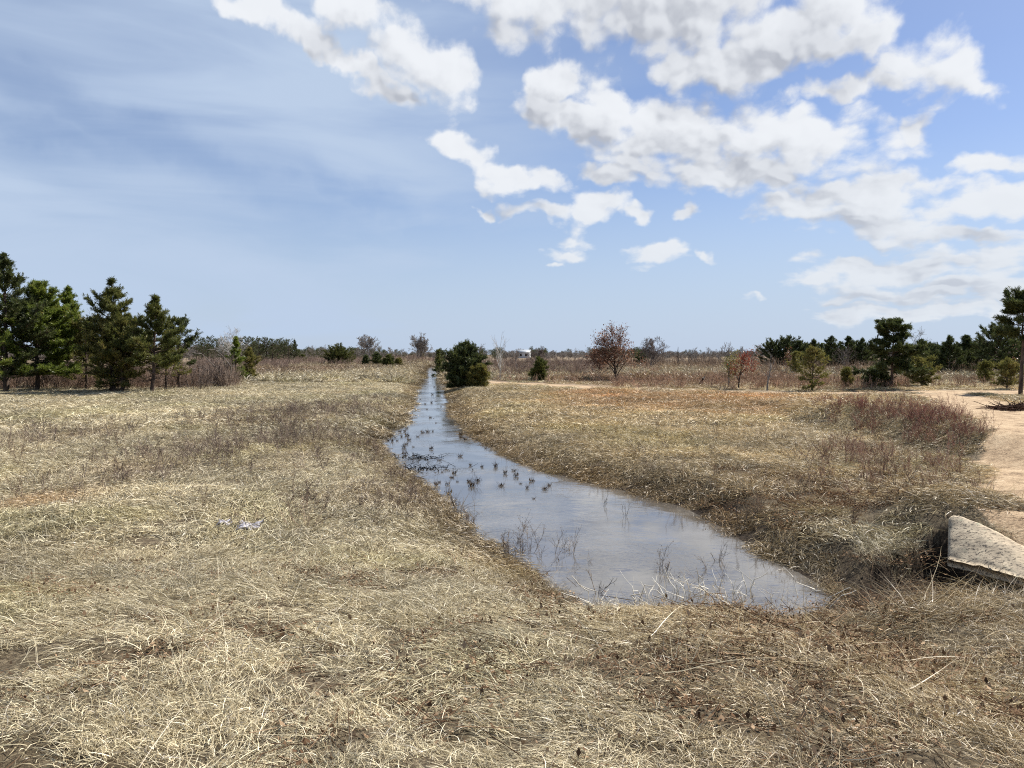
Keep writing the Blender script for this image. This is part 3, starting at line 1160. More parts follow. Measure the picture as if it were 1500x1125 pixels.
def in_patch(p, n, rng, spread=1.0):
    a = rng.uniform(0, TAU, n)
    r = np.sqrt(rng.random(n)) * spread
    return p.x + np.cos(a) * r * p.rx, p.y + np.sin(a) * r * p.ry


def build_cover():
    rng = np.random.default_rng(77)
    # dead weed stalks standing in the field
    parts = []
    for p in P_GREY[:6] + P_GREY[8:]:
        x, y = in_patch(p, int(4.2 * p.rx * p.ry * math.pi) + 8, rng, 1.2)
        parts.append((x, y, (1.0, 0.95, 0.95)))
    x, y = sample(9, 26, 0.45, rng)
    parts.append((x, y, (1.1, 1.0, 0.9)))
    simple_scatter('dead_weeds', [bushy(500 + i, 0.36, 0.16, 5, M['weed'], 0.0032, 4, heads=0.5) for i in range(6)], parts, 'weed_library', 3)
    # litter of leaves and broken stems
    x, y = sample(1.6, 9, 14, rng)
    k = rng.random(len(x)) < 0.25 + 0.75 * sstep(x - 0.05 * y, -0.5, 1.0)
    x2, y2 = x[k], y[k]
    parts = [(x2, y2, (1, 0.95, 0.9))]
    for p in P_DARKBANK:
        xx, yy = in_patch(p, int(26 * p.rx * p.ry), rng, 1.1)
        parts.append((xx, yy, (0.9, 0.8, 0.7)))
    simple_scatter('leaf_litter', [litter_mat(600 + i, 0.25, 60, M['litter']) for i in range(4)], parts, 'litter_library', 4)
    # reddish brush on the berm beside the sandy path
    parts = []
    for (u, v, du, dv, k, c) in [(1305, 618, 50, 20, 9, (1.15, 0.74, 0.72)), (1345, 645, 42, 42, 8, (1.1, 0.84, 0.80)), (1295, 668, 75, 30, 3.5, (1.1, 0.94, 0.88)), (1260, 690, 70, 18, 1.5, (1.15, 1.05, 0.95)), (1372, 640, 18, 28, 8, (1.1, 0.76, 0.74)), (1350, 606, 25, 12, 8, (1.15, 0.68, 0.66)), (1270, 650, 50, 20, 1.2, (1.1, 0.95, 0.9))]:
        p = Patch(u, v, du, dv, 0.7)
        x, y = in_patch(p, int(k * p.rx * p.ry * 2.2) + 5, rng, 1.15)
        parts.append((x, y, c))
    simple_scatter('reddish_brush', [bushy(520 + i, 0.50, 0.22, 9, M['twig_red'], 0.0032, 6) for i in range(5)], parts, 'red_brush_library', 5, 0.6, 1.15)


build_cover()


# ------------------------------------------------------------------ trees
def pine_meshes(seed, h, r, cb=0.12, full=1.0, top='cone', dens=1.0, needle='pine_dark', bare=0.0, stems=1, lean=0.0, lush=1.0, up=1.0, olive_low=False):
    """(trunk mesh, crown mesh) of a young Scots or jack pine"""
    rng = np.random.default_rng(seed)
    T, C = Buf(), Buf()
    tp, ta, ts = [], [], []
    P0, P1, R0, R1 = [], [], [], []
    for sidx in range(stems):
        hh = h * (1.0 if sidx == 0 else rng.uniform(0.6, 0.9))
        off = np.array([0, 0, 0]) if sidx == 0 else np.array([rng.normal(0, r * .35), rng.normal(0, r * .2), 0])
        nz = 12
        zz = np.linspace(-0.15, hh, nz)
        wob = np.cumsum(rng.normal(0, 0.02 * hh / 5, (nz, 2)), 0)
        lx = lean * zz + (rng.normal(0, .08) * zz if sidx else 0)
        path = np.stack([off[0] + wob[:, 0] + lx, off[1] + wob[:, 1], zz], 1)
        tr = 0.018 * hh + 0.02
        add_tube(T, path, tr * (1 - 0.93 * np.linspace(0, 1, nz) ** 1.1), 7, 0.5)

        def at(z):
            return np.array([np.interp(z, zz, path[:, 0]), np.interp(z, zz, path[:, 1]), z])
        z = hh * (cb * 0.5 if bare else cb)
        while z < hh * 0.985:
            t = (z / hh - cb) / (1 - cb)
            if top == 'cone':
                prof = (1 - max(t, 0)) ** 0.92 * (0.55 + 0.45 * sstep(np.array(t), -0.05, 0.22))
            elif top == 'round':
                prof = math.sqrt(max(1 - (max(t, 0) * 1.02) ** 2.2, 0.03)) * (0.6 + 0.4 * float(sstep(np.array(t), 0, 0.3)))
            else:   # flat tiers
                prof = (0.35 + 0.75 * abs(math.sin(t * 7.3 + seed))) * (1 - max(t, 0)) ** 0.45
            dead = t < 0 or (bare and rng.random() < bare * (1 - t) ** 2)
            nb = int(rng.integers(3, 6))
            a0 = rng.uniform(0, TAU)
            for b in range(nb):
                L = r * 1.12 * float(prof) * rng.uniform(0.45, 1.2)
                if L < 0.12:
                    L = 0.12
                if dead:
                    L *= 0.65
                az = a0 + TAU * b / nb + rng.normal(0, .3)
                el = rng.normal(0.05 + 0.75 * max(t, 0) ** 1.4 * up, 0.14) - (0.15 if t < 0.2 else 0)
                d = np.array([math.cos(az) * math.cos(el), math.sin(az) * math.cos(el), math.sin(el)])
                p = at(z + rng.normal(0, .05))
                br = 0.010 + 0.012 * L
                k = 4
                pts = [p]
                for i in range(k):
                    d = norm(d + np.array([0, 0, 0.11 * up]) + rng.normal(0, .08, 3))
                    q = p + d * L / k
                    P0.append(p); P1.append(q); R0.append(br * (1 - i / k * .75)); R1.append(br * (1 - (i + 1) / k * .75))
                    pts.append(q)
                    # side shoots
                    if i >= 2 or L < 0.5 or (i == 1 and rng.random() < 0.5):
                        ns = max(1, int(round((1.5 + 2.6 * L / k / 0.25) * dens)))
                        for _ in range(ns):
                            f = rng.random()
                            bp = p + (q - p) * f
                            sd = norm(d + rng.normal(0, 0.75, 3) * np.array([1, 1, .55]) + np.array([0, 0, .35 * up]))
                            sl = min(0.55, 0.18 + 0.28 * L) * rng.uniform(0.5, 1.1) * (1 - 0.4 * i / k)
                            e = bp + sd * sl
                            P0.append(bp); P1.append(e); R0.append(br * .4); R1.append(br * .2)
                            if not dead:
                                nt = max(2, int(sl / 0.085 * lush))
                                ff = np.linspace(0.25, 1.0, nt)
                                for g in ff:
                                    tp.append(bp + (e - bp) * g + rng.normal(0, .03, 3))
                                    ta.append(norm(sd + np.array([0, 0, .35 * up]) + rng.normal(0, .25, 3)))
                                    ts.append(t)
                            elif rng.random() < 0.35:
                                e3 = e + norm(sd + rng.normal(0, .6, 3)) * sl * .7
                                P0.append(e); P1.append(e3); R0.append(br * .2); R1.append(br * .1)
                    p = q
                if not dead:
                    for _ in range(3):
                        tp.append(p + rng.normal(0, .03, 3)); ta.append(norm(d + np.array([0, 0, .4 * up]) + rng.normal(0, .2, 3))); ts.append(t)
            z += rng.uniform(0.20, 0.40) * (hh / 5.0) ** 0.75 / full
        # leader
        for g in np.linspace(0.90, 1.0, 7):
            tp.append(at(hh * g)); ta.append(norm(np.array([0, 0, 1.0]) + rng.normal(0, .15, 3))); ts.append(1.0)
    add_segs(T, P0, P1, R0, R1, 4, 0.5)
    tp, ta, ts = np.array(tp), np.array(ta), np.array(ts)
    cl = fbm(tp[:, 0] * 1.3 + seed, tp[:, 1] * 1.3 + tp[:, 2] * 1.7, 3)
    sh = 0.50 + 0.75 * cl + rng.normal(0, .13, len(tp))
    if olive_low:
        sh = sh + 0.30 * (1 - np.clip(ts * 1.6, 0, 1))
    add_needles(C, rng, tp, ta, 9, 0.17, 0.030, 1.05, np.clip(sh, 0, 1))
    return T.mesh('pine_trunk', M['bark_pine']), C.mesh('pine_crown', M[needle])


def bare_meshes(seed, h, spread=0.5, mat='twig', bark='bark_grey', r0=None, levels=4, fork=0.25, stems=1, kids=(7, 6, 5, 3), twig=0.012, upr=0.25, leaves=0, leaf='leaf_brown', lsize=0.10, lowleaf=0.0):
    rng = np.random.default_rng(seed)
    T, C = Buf(), Buf()
    ends = []
    Q = []
    if r0 is None:
        r0 = 0.016 * h + 0.02
    for s in range(stems):
        a = rng.uniform(0, TAU)
        ln = 0 if stems == 1 else rng.uniform(0.08, 0.35) * spread * 1.6
        Q.append((np.array([math.cos(a) * .1 * (stems > 1), math.sin(a) * .1 * (stems > 1), -0.1]), norm(np.array([math.cos(a) * ln, math.sin(a) * ln, 1.0])), h * (0.92 if stems == 1 else rng.uniform(.78, .98)), r0 * (1 if stems == 1 else .7), 0))
    A = {'t': [[], [], [], [], []], 'c': [[], [], [], [], []]}
    while Q:
        p, d, L, r, lv = Q.pop()
        k = 7 if lv == 0 else (4 if lv == 1 else 3)
        nk = kids[min(lv, len(kids) - 1)]
        spots = []
        for i in range(k):
            d = norm(d + rng.normal(0, .07 + .05 * lv, 3) + np.array([0, 0, upr * (0.3 if lv else 0)]) / k * 2)
            q = p + d * L / k
            f0, f1 = i / k, (i + 1) / k
            tgt = A['t' if lv < 2 else 'c']
            ra, rb = r * (1 - .78 * f0), r * (1 - .78 * f1)
            tgt[0].append(p); tgt[1].append(q); tgt[2].append(ra); tgt[3].append(rb); tgt[4].append(np.clip(rng.normal(.5, .2), 0, 1))
            spots.append((p, q, d, f0, f1, ra))
            p = q
        if lv < levels - 1:
            for j in range(nk + (rng.integers(-1, 2) if lv else 0)):
                lo = fork if lv == 0 else 0.2
                f = lo + (1 - lo) * ((j + rng.random()) / max(nk, 1))
                f = min(f, 0.999)
                i = min(int(f * k), k - 1)
                pp, qq, dd, f0, f1, ra = spots[i]
                b = pp + (qq - pp) * (f - f0) * k
                a1, b1 = perp(dd[None])
                ph = rng.uniform(0, TAU)
                side = a1[0] * math.cos(ph) + b1[0] * math.sin(ph)
                ang = rng.uniform(.45, .95) * (0.55 + spread)
                nd = norm(dd * math.cos(ang) + side * math.sin(ang))
                nl = L * (rng.uniform(.45, .72) if lv else rng.uniform(.48, .74)) * (1.1 - .55 * f if lv == 0 else 1 - .3 * f)
                Q.append((b, nd, nl, max(ra * rng.uniform(.42, .6), twig * .5), lv + 1))
        else:
            ends.append(p)
            ends.append(spots[1][0])
        if lv >= 1:
            ends.append(p)
    top = max(max(p[2] for p in A[k][1]) for k in 'tc' if A[k][1])
    sc = h / top
    ends = [e * sc for e in ends]
    for key, buf, sides in (('t', T, 6), ('c', C, 3)):
        a = A[key]
        a[0], a[1] = np.array(a[0]) * sc, np.array(a[1]) * sc
        add_segs(buf, a[0], a[1], np.maximum(a[2], twig * (.5 if key == 'c' else 1)), np.maximum(a[3], twig * .4), sides, a[4])
    lf = None
    if leaves:
        ends = np.array(ends)
        w = np.ones(len(ends))
        if lowleaf:
            w = np.clip(1.0 - lowleaf * ends[:, 2] / h, 0.04, 1)
        pk = rng.choice(len(ends), leaves, p=w / w.sum())
        L_ = Buf()
        add_leaves(L_, rng, ends[pk] + rng.normal(0, lsize * 1.2, (leaves, 3)), lsize, np.clip(rng.normal(.5, .25, leaves), 0, 1))
        lf = L_.mesh('dead_leaves', M[leaf])
    return T.mesh('bare_trunk', M[bark]), C.mesh('bare_crown', M[mat]), lf


def spot(u, vb, vt):
    """world position for a foot at pixel (u, vb) and the height of a thing whose top is at row vt"""
    x, y, z = place(u, vb)
    w = ray(u, vt)
    top = EYE + w[2] / w[1] * y
    return x, y, z, max(top - z, 0.3)


def plant_pine(u, vb, vt, hw, label, seed, group=None, depth=None, name='pine_tree', **kw):
    if depth:
        x0, y0, z0 = place(u, vb)
        y = depth
        x = ray(u, vb)[0] / ray(u, vb)[1] * y
        z = float(height(np.array([x]), np.array([y]))[0])
        w = ray(u, vt)
        h = EYE + w[2] / w[1] * y - z
    else:
        x, y, z, h = spot(u, vb, vt)
    r = hw / FPX * y
    tr, cr = pine_meshes(seed, h, r, **kw)
    t = thing(name, label, 'pine', (x, y, z), group)
    link('trunk', tr, t)
    link('crown', cr, t)
    return t


def plant_bare(u, vb, vt, label, seed, name='bare_tree', cat='tree', group=None, depth=None, **kw):
    x, y, z, h = spot(u, vb, vt)
    if depth:
        y = depth
        x = ray(u, vb)[0] / ray(u, vb)[1] * y
        z = float(height(np.array([x]), np.array([y]))[0])
        w = ray(u, vt)
        h = EYE + w[2] / w[1] * y - z
    tr, cr, lf = bare_meshes(seed, h, **kw)
    t = thing(name, label, cat, (x, y, z), group)
    link('trunk', tr, t)
    link('crown', cr, t)
    if lf:
        link('dead_leaves', lf, t)
    return t


def build_left_wood():
    G = 'pines at the edge of the field on the left'
    plant_pine(8, 576, 372, 84, 'tallest dark green pine at the left edge of the picture', 11, G, cb=0.12, top='cone', dens=1.35, needle='pine_dark', lush=1.2, full=1.5)
    plant_pine(54, 573, 415, 92, 'broad bright green pine with low sweeping boughs in front of the tallest pine', 12, G, cb=0.16, top='cone', dens=1.9, needle='pine_green', lush=1.5, full=2.0)
    plant_pine(98, 571, 424, 58, 'pine with a narrow pointed top just right of the broad bright green pine', 13, G, depth=52, cb=0.10, top='cone', dens=1.6, needle='pine_green', lush=1.3, full=1.6)
    plant_pine(166, 575, 408, 56, 'pointed pine with several slim bare trunks and a thin yellowing lower crown', 14, G, cb=0.34, top='cone', dens=1.3, needle='pine_mid', bare=0.4, stems=2, lush=1.2, full=1.4)
    plant_pine(168, 572, 468, 44, 'low sparse yellow olive pine under the pointed several-trunked pine', 15, G, depth=45, cb=0.12, top='round', dens=0.8, needle='pine_olive', bare=0.4, stems=3, lush=0.9, full=1.3)
    plant_pine(222, 576, 436, 56, 'dark pine with a thick black trunk, last tall one before the open field', 16, G, cb=0.22, top='cone', dens=1.3, needle='pine_mid', bare=0.25, lean=0.06, lush=1.2, full=1.5)
    plant_pine(262, 571, 470, 32, 'smaller ragged dark pine leaning over the dry bramble', 17, G, depth=48, cb=0.22, top='round', dens=0.95, needle='pine_dark', bare=0.35, lean=0.04)
    plant_pine(243, 572, 488, 34, 'thin yellow green young pine in front of the thick black trunk', 18, G, depth=46, cb=0.15, top='cone', dens=0.85, needle='pine_olive', bare=0.4, lush=0.9)
    plant_pine(127, 571, 470, 34, 'thin olive young pine between the bright green pine and the several-trunked pine', 19, G, depth=48, cb=0.12, top='round', dens=0.85, needle='pine_olive', bare=0.4)
    plant_pine(-45, 580, 385, 60, 'tall green pine cut off by the left edge', 20, G, cb=0.12, top='cone', dens=1.2, needle='pine_green')
    plant_bare(122, 569, 436, 'thin pale bare tree showing above the pines behind', 31, depth=62, mat='twig_grey', bark='bark_grey', spread=0.35)
    plant_pine(346, 555, 497, 17, 'small olive green pine just behind the dry bramble', 21, cb=0.1, depth=62, top='cone', dens=0.9, needle='pine_green')
    plant_pine(366, 551, 513, 13, 'low yellow green pine bush right of the dry bramble', 22, cb=0.05, depth=64, top='round', dens=0.9, needle='pine_olive')
    plant_bare(340, 541, 475, 'pale bare birch rising behind the dry bramble', 32, 'bare_birch', mat='twig_white', bark='bark_white', spread=0.5, stems=2, kids=(9, 6, 5, 3), levels=5, depth=95, twig=0.016, upr=.5)
    # tangled dry bramble with pale twisted limbs
    x, y, z, h = spot(326, 568, 518)
    t = thing('dry_bramble', 'tangled bare brown bramble with pale twisted limbs at the end of the pine row', 'shrub', (x, y, z))
    link('twigs', bushy(41, h * 1.05, 1.0, 34, M['twig'], 0.014, 8, droop=0.35), t)
    rng = np.random.default_rng(42)
    B = Buf()
    for k in range(5):
        a = rng.uniform(0, TAU)
        p = np.array([rng.normal(0, .3), rng.normal(0, .3), 0.1])
        d = norm(np.array([math.cos(a) * .5 - .2, math.sin(a) * .3, 1.0]))
        pts = [p]
        for i in range(7):
            d = norm(d + rng.normal(0, .35, 3) + np.array([-.12, 0, -.16]))
            pts.append(pts[-1] + d * h * .22)
        add_tube(B, pts, np.linspace(.05, .015, 8), 5, .5)
    link('pale_limb', B.mesh('pale_limb', M['bark_grey']), t)
    x, y, z, h = spot(292, 572, 530)
    t = thing('dry_bramble', 'smaller grey brown bramble between the dark pine trunk and the tangled bramble', 'shrub', (x, y, z))
    link('twigs', bushy(43, h, .8, 22, M['twig'], 0.012, 7, droop=0.2), t)


def build_middle():
    # ---- beyond the left field
    PTS = [(288, 494, 9), (297, 497, 8), (306, 494, 9), (316, 498, 8), (325, 495, 8), (352, 496, 9), (362, 495, 10), (371, 497, 9), (380, 496, 10), (390, 496, 9), (399, 498, 10), (408, 497, 10), (416, 499, 8), (423, 498, 9)]
    protos = [pine_meshes(60 + i, 8.0, 3.0, cb=0.1, top='round', dens=0.5, needle='pine_dark', lush=0.7) for i in range(3)]
    rng = np.random.default_rng(9)
    for k, (u, vt, hw) in enumerate(PTS):
        y = 150 + rng.uniform(-12, 14)
        x = ray(u, 520)[0] / ray(u, 520)[1] * y
        z = float(height(np.array([x]), np.array([y]))[0])
        w = ray(u, vt)
        hh = EYE + w[2] / w[1] * y - z
        tr, cr = protos[k % 3]
        s = hh / 8.0
        t = thing('distant_pine', 'dark pine in the distant row behind the field on the left', 'pine', (x, y, z), 'dark pines in the distant row on the left', rng.uniform(0, TAU), (s * hw / 7, s * hw / 7, s))
        link('trunk', tr, t)
        link('crown', cr, t)
    plant_pine(432, 534, 498, 10, 'solitary dark pine at the right end of the distant pine row', 71, cb=0.12, top='cone', dens=1.0, needle='pine_dark')
    plant_pine(443, 534, 521, 7, 'small green pine seedling at the foot of the solitary dark pine', 72, cb=0.0, top='round', dens=1.0, needle='pine_mid')
    plant_pine(497, 537, 511, 21, 'broad low green pine bush, widest beyond the left field', 73, cb=0.0, top='round', dens=1.1, needle='pine_mid', stems=3)
    for (u, vb, vt, hw, nd, lb) in [(536, 537.5, 521, 5, 'pine_dark', 'narrow dark pine bush, leftmost of the little clump left of the dirt mound'), (551, 538, 518, 9, 'pine_dark', 'round dark pine bush in the middle of the little clump left of the dirt mound'), (570, 539, 521, 8, 'pine_mid', 'pine bush second from the dirt mound'), (584, 538, 526, 6, 'pine_olive', 'yellowish pine bush right beside the dirt mound')]:
        plant_pine(u, vb, vt, hw, lb, int(u), 'pine bushes by the dirt mound', cb=0.0, top='round', dens=1.0, needle=nd, stems=2)
    plant_bare(541, 530, 489, 'pale round bare tree left of the far end of the stream', 81, mat='twig_grey', spread=0.42, stems=2, kids=(12, 7, 5, 4), levels=5, fork=0.25, twig=0.045, depth=190, upr=.5, r0=.2)
    plant_bare(612, 529, 486, 'wide grey bare tree standing over the far end of the stream', 82, mat='twig_grey', spread=0.42, stems=3, kids=(10, 7, 5, 4), levels=5, fork=0.22, twig=0.05, depth=200, upr=.5, r0=.28)
    plant_bare(572, 530, 508, 'small bare tree between the two large grey bare trees', 83, mat='twig_grey', spread=0.5, twig=0.05, depth=210)
    plant_pine(643, 547, 515, 11, 'small green pine left of the dark pine on the bank', 84, cb=0.0, top='cone', dens=0.9, needle='pine_mid', depth=88)
    plant_pine(645, 530, 513, 9, 'dark round pine far behind the small green pine', 85, cb=0.05, top='round', dens=0.7, needle='pine_dark', depth=170)
    # the dark pine on the stream's right bank
    plant_pine(681, 568, 507, 30, 'dense dark pine on the right bank with boughs reaching over the water', 86, cb=0.0, top='round', dens=1.15, needle='pine_dark', stems=3, lush=1.1, full=1.2)
    plant_pine(705, 568, 538, 11, 'low olive green pine shoot at the right foot of the dense dark pine', 87, cb=0.0, top='round', dens=1.0, needle='pine_olive', stems=2)
    plant_bare(733, 557, 484, 'slender white bare birch right of the dense dark pine', 88, 'bare_birch', mat='twig_white', bark='bark_white', spread=0.12, upr=0.5, kids=(14, 4, 3), levels=3, fork=0.15, twig=0.012)
    plant_bare(757, 553, 512, 'brown bare sapling beside the white birch', 89, spread=0.4, depth=75, twig=0.014)
    plant_bare(792, 549, 506, 'spreading bare tree in the thicket right of the white birch', 90, spread=0.6, depth=100, stems=2, kids=(9, 7, 5, 4), levels=5, twig=0.02, mat='twig')
    plant_bare(700, 540, 503, 'faint bare tree showing behind the dense dark pine', 91, spread=0.4, depth=150, mat='twig_grey', twig=0.03)
    plant_pine(792, 559, 528, 12, 'small round pine alone in front of the thicket', 92, cb=0.06, top='round', dens=1.2, needle='pine_mid', stems=2)
    # oak still holding brown leaves
    plant_bare(902, 558, 470, 'tall oak still holding brown dead leaves', 93, 'leafy_oak', 'oak', spread=0.5, kids=(20, 7, 5, 3), fork=0.06, leaves=3800, lsize=0.15, lowleaf=0.85, twig=0.014, bark='bark_dark', mat='twig')
    plant_bare(878, 554, 509, 'smaller brown leafed oak at the left of the tall oak', 94, 'leafy_oak', 'oak', spread=0.6, kids=(13, 7, 5), levels=3, fork=0.12, leaves=1500, lsize=0.16, twig=0.014, bark='bark_dark', mat='twig', depth=72)
    plant_pine(940, 542, 517, 12, 'dark pine low behind the tall oak', 95, cb=0.0, top='round', dens=0.7, needle='pine_dark', depth=130)
    plant_bare(955, 546, 491, 'large spreading grey bare tree right of the tall oak', 96, mat='twig', spread=0.5, stems=3, kids=(9, 7, 5, 4), levels=5, fork=0.15, twig=0.02, depth=105, upr=.4, r0=.13)
    plant_bare(1008, 538, 508, 'bare tree with thin upright limbs beside the dead snag', 97, mat='twig_grey', spread=0.4, stems=2, twig=0.028, depth=125)
    protos = [bare_meshes(280 + i, 6.0, spread=0.42, stems=1 + i % 2, kids=(10, 7, 5), levels=4, fork=0.2, twig=0.03, upr=.45, mat='twig_grey', bark='bark_grey') for i in range(3)]
    rg = np.random.default_rng(411)
    for k, (u, vt, y) in enumerate([(978, 513, 150), (1022, 512, 160), (1040, 508, 150), (1053, 511, 165), (1091, 506, 150), (832, 511, 190), (847, 509, 190), (1075, 511, 170), (458, 505, 200), (472, 504, 195), (520, 507, 210), (590, 510, 220), (505, 509, 205)]):
        w = ray(u, vt)
        x = w[0] / w[1] * y
        z = float(height(np.array([x]), np.array([y]))[0])
        sc = (EYE + w[2] / w[1] * y - z) / 6.0
        left = u < 600
        t = thing('bare_tree', 'small grey bare tree on the horizon left of the stream' if left else 'small grey bare tree on the horizon of the brown scrub field', 'tree', (x, y, z), 'small bare trees on the left horizon' if left else 'small bare trees on the right horizon', rg.uniform(0, TAU), (sc, sc, sc))
        link('trunk', protos[k % 3][0], t)
        link('crown', protos[k % 3][1], t)
    # snag
    x, y, z, h = spot(993, 538, 508)
    B = Buf()
    add_tube(B, [(0, 0, -.1), (.03, 0, h * .4), (-.02, .03, h * .8), (.02, 0, h)], [.10, .085, .065, .02], 6, .4)
    add_segs(B, [(0, 0, h * .7), (0, 0, h * .5)], [(.3, 0, h * .82), (-.25, .1, h * .58)], .03, .012, 4, .4)
    tag(link('dead_snag', B.mesh('dead_snag', M['bark_dark']), None, (x, y, z)), 'straight dark dead snag standing on the horizon', 'dead tree')
    # leaning broken stump
    x, y, z, h = spot(1026, 565, 551)
    B = Buf()
    add_tube(B, [(-.05, 0, -.1), (.05, 0, h * .35), (.18, 0, h * .75), (.34, .02, h * 1.05)], [.15, .12, .085, .012], 7, .3)
    tag(link('leaning_stump', B.mesh('leaning_stump', M['bark_dark']), None, (x, y, z)), 'dark broken stump leaning to the right in the brown scrub', 'stump')
    plant_bare(1068, 568, 516, 'olive brown leafy sapling just left of the red sapling', 98, 'sapling', 'sapling', spread=0.5, kids=(10, 5, 3), levels=3, fork=0.2, leaves=800, lsize=0.11, leaf='pine_olive', twig=0.011)
    plant_bare(1082, 570, 514, 'red leafed sapling beyond the sandy path', 99, 'sapling', 'sapling', spread=0.42, kids=(10, 5, 3), levels=3, fork=0.25, leaves=900, lsize=0.10, leaf='leaf_red', twig=0.010, bark='bark_dark')
    plant_bare(1103, 550, 506, 'thin sapling with a few dark leaves right of the red sapling', 101, 'sapling', 'sapling', spread=0.4, kids=(9, 4, 3), levels=3, fork=0.3, leaves=110, lsize=0.2, leaf='leaf_brown', twig=0.014)
    plant_bare(1063, 542, 500, 'bare tree behind the red sapling', 102, spread=0.5, depth=115, stems=2, twig=0.026, mat='twig_grey')
    plant_bare(1118, 540, 502, 'pale bare tree at the left end of the right pine row', 103, spread=0.55, depth=118, stems=2, twig=0.028, mat='twig_grey')
    plant_bare(1158, 550, 512, 'sapling with rusty leaves in front of the right pine row', 104, 'sapling', 'sapling', spread=0.5, kids=(8, 5, 3), levels=3, leaves=260, lsize=0.15, leaf='leaf_brown', twig=0.013)


def build_right_wood():
    G = 'dark pines of the row on the right'
    rows = [
        (1132, 541, 506, 16, 'round dark pine at the left end of the right row', 'pine_dark', 112, 'round'),
        (1150, 541, 501, 18, 'second dark pine from the left end of the right row', 'pine_dark', 112, 'round'),
        (1170, 541, 499, 15, 'third dark pine from the left end of the right row', 'pine_dark', 108, 'cone'),
        (1192, 541, 498, 17, 'fourth pine of the right row, pointed and dark', 'pine_dark', 108, 'cone'),
        (1217, 541, 494, 18, 'dark pointed pine in the middle of the right row behind the olive saplings', 'pine_dark', 104, 'cone'),
        (1243, 541, 493, 16, 'tall pointed pine of the right row, left of the bare brown shrub', 'pine_dark', 104, 'cone'),
        (1262, 541, 497, 17, 'grey green pine of the right row next to the big black pine', 'pine_dark', 104, 'cone'),
        (1348, 553, 500, 24, 'pine standing close behind the big black pine on its right', 'pine_dark', 72, 'cone'),
        (1390, 553, 493, 18, 'slim pointed dark pine, left one of the close pair', 'pine_dark', 72, 'cone'),
        (1413, 553, 492, 20, 'slim pointed grey green pine, right one of the close pair', 'pine_dark', 74, 'cone'),
        (1438, 553, 506, 18, 'shorter dark pine between the close pair and the flat topped pine', 'pine_dark', 76, 'round'),
        (1372, 553, 512, 16, 'short dark pine behind the olive bush at the path', 'pine_dark', 80, 'round'),
        (1490, 555, 505, 22, 'dark pine behind the pine with the tall bare trunk', 'pine_dark', 70, 'round'),
        (1530, 556, 480, 30, 'dark pine cut by the right edge behind the bare trunked pine', 'pine_dark', 66, 'cone'),
    ]
    for i, (u, vb, vt, hw, lb, nd, dep, top) in enumerate(rows):
        plant_pine(u, vb, vt, hw * 1.6, lb, 200 + i, G, depth=dep, cb=0.06, top=top, dens=1.1, needle=nd, lush=1.1, full=1.4)
    gaps = [(1158, 505), (1181, 504), (1204, 502), (1230, 500), (1253, 503), (1275, 506), (1332, 508), (1362, 506), (1402, 503), (1426, 508), (1450, 505), (1480, 508)]
    rng = np.random.default_rng(410)
    protos = [pine_meshes(260 + i, 6.0, 2.6, cb=0.04, top=('cone', 'round', 'cone')[i], dens=0.9, needle='pine_dark', lush=1.0, full=1.3) for i in range(3)]
    for k, (u, vt) in enumerate(gaps):
        y = (118 if u < 1300 else 84) + rng.uniform(-4, 6)
        w = ray(u, vt)
        x = w[0] / w[1] * y
        z = float(height(np.array([x]), np.array([y]))[0])
        sc = (EYE + w[2] / w[1] * y - z) / 6.0
        t = thing('pine_tree', 'dark pine filling a gap at the back of the right hand pine row', 'pine', (x, y, z), 'pines filling the gaps of the right hand row', rng.uniform(0, TAU), (sc * 1.15, sc * 1.15, sc))
        link('trunk', protos[k % 3][0], t)
        link('crown', protos[k % 3][1], t)
    plant_pine(1466, 556, 482, 36, 'flat topped black pine spreading wide near the right edge', 221, G, depth=68, cb=0.22, top='round', dens=1.2, needle='pine_dark', lush=1.1)
    plant_pine(1306, 570, 470, 40, 'big black pine with tiers of flat boughs beside the sandy path', 222, cb=0.30, top='tier', dens=2.0, needle='pine_dark', lush=1.6, up=0.35, full=1.5)
    plant_pine(1284, 569, 541, 22, 'low dark pine bough clump at the left foot of the big black pine', 223, cb=0.0, top='round', dens=1.2, needle='pine_dark', up=0.4)
    plant_pine(1495, 578, 433, 38, 'tall pine with a long bare grey trunk and a black crown at the right edge', 224, cb=0.58, top='round', dens=1.7, needle='pine_dark', lush=1.4, up=0.6, full=1.6)
    for (u, vb, vt, hw, lb, sd, dn) in [(1190, 573, 514, 22, 'sparse olive young pine in front of the right row, tallest of the olive ones', 231, .5), (1166, 552, 518, 11, 'thin olive pine beside the rusty leaved sapling', 232, .6), (1240, 569, 543, 8, 'tiny olive pine left of the big black pine', 233, .8), (1350, 567, 530, 24, 'bushy olive green pine right of the big black pine', 234, .9), (1443, 562, 534, 12, 'small olive pine behind the sand at the right', 235, .7), (1475, 571, 533, 20, 'olive young pine with a bent stem near the right edge', 236, .75)]:
        plant_pine(u, vb, vt, hw, lb, sd, 'olive young pines along the sandy path', name='young_pine', cb=0.12, top='round', dens=dn, needle='pine_olive', lush=0.9)
    plant_bare(1238, 557, 503, 'bare brown many-stemmed shrub in front of the right pine row', 241, 'bare_shrub', 'shrub', spread=0.5, stems=4, kids=(6, 5, 4), levels=3, twig=0.016, depth=85)
    plant_bare(1345, 556, 477, 'pale bare treetop showing above the pines right of the big black pine', 242, mat='twig_grey', spread=0.5, depth=82, twig=0.02)
    plant_bare(1124, 572, 512, 'bare grey sapling standing beside the sandy path', 243, 'sapling', 'sapling', spread=0.4, kids=(8, 5, 3), levels=3, twig=0.010, mat='twig_grey')
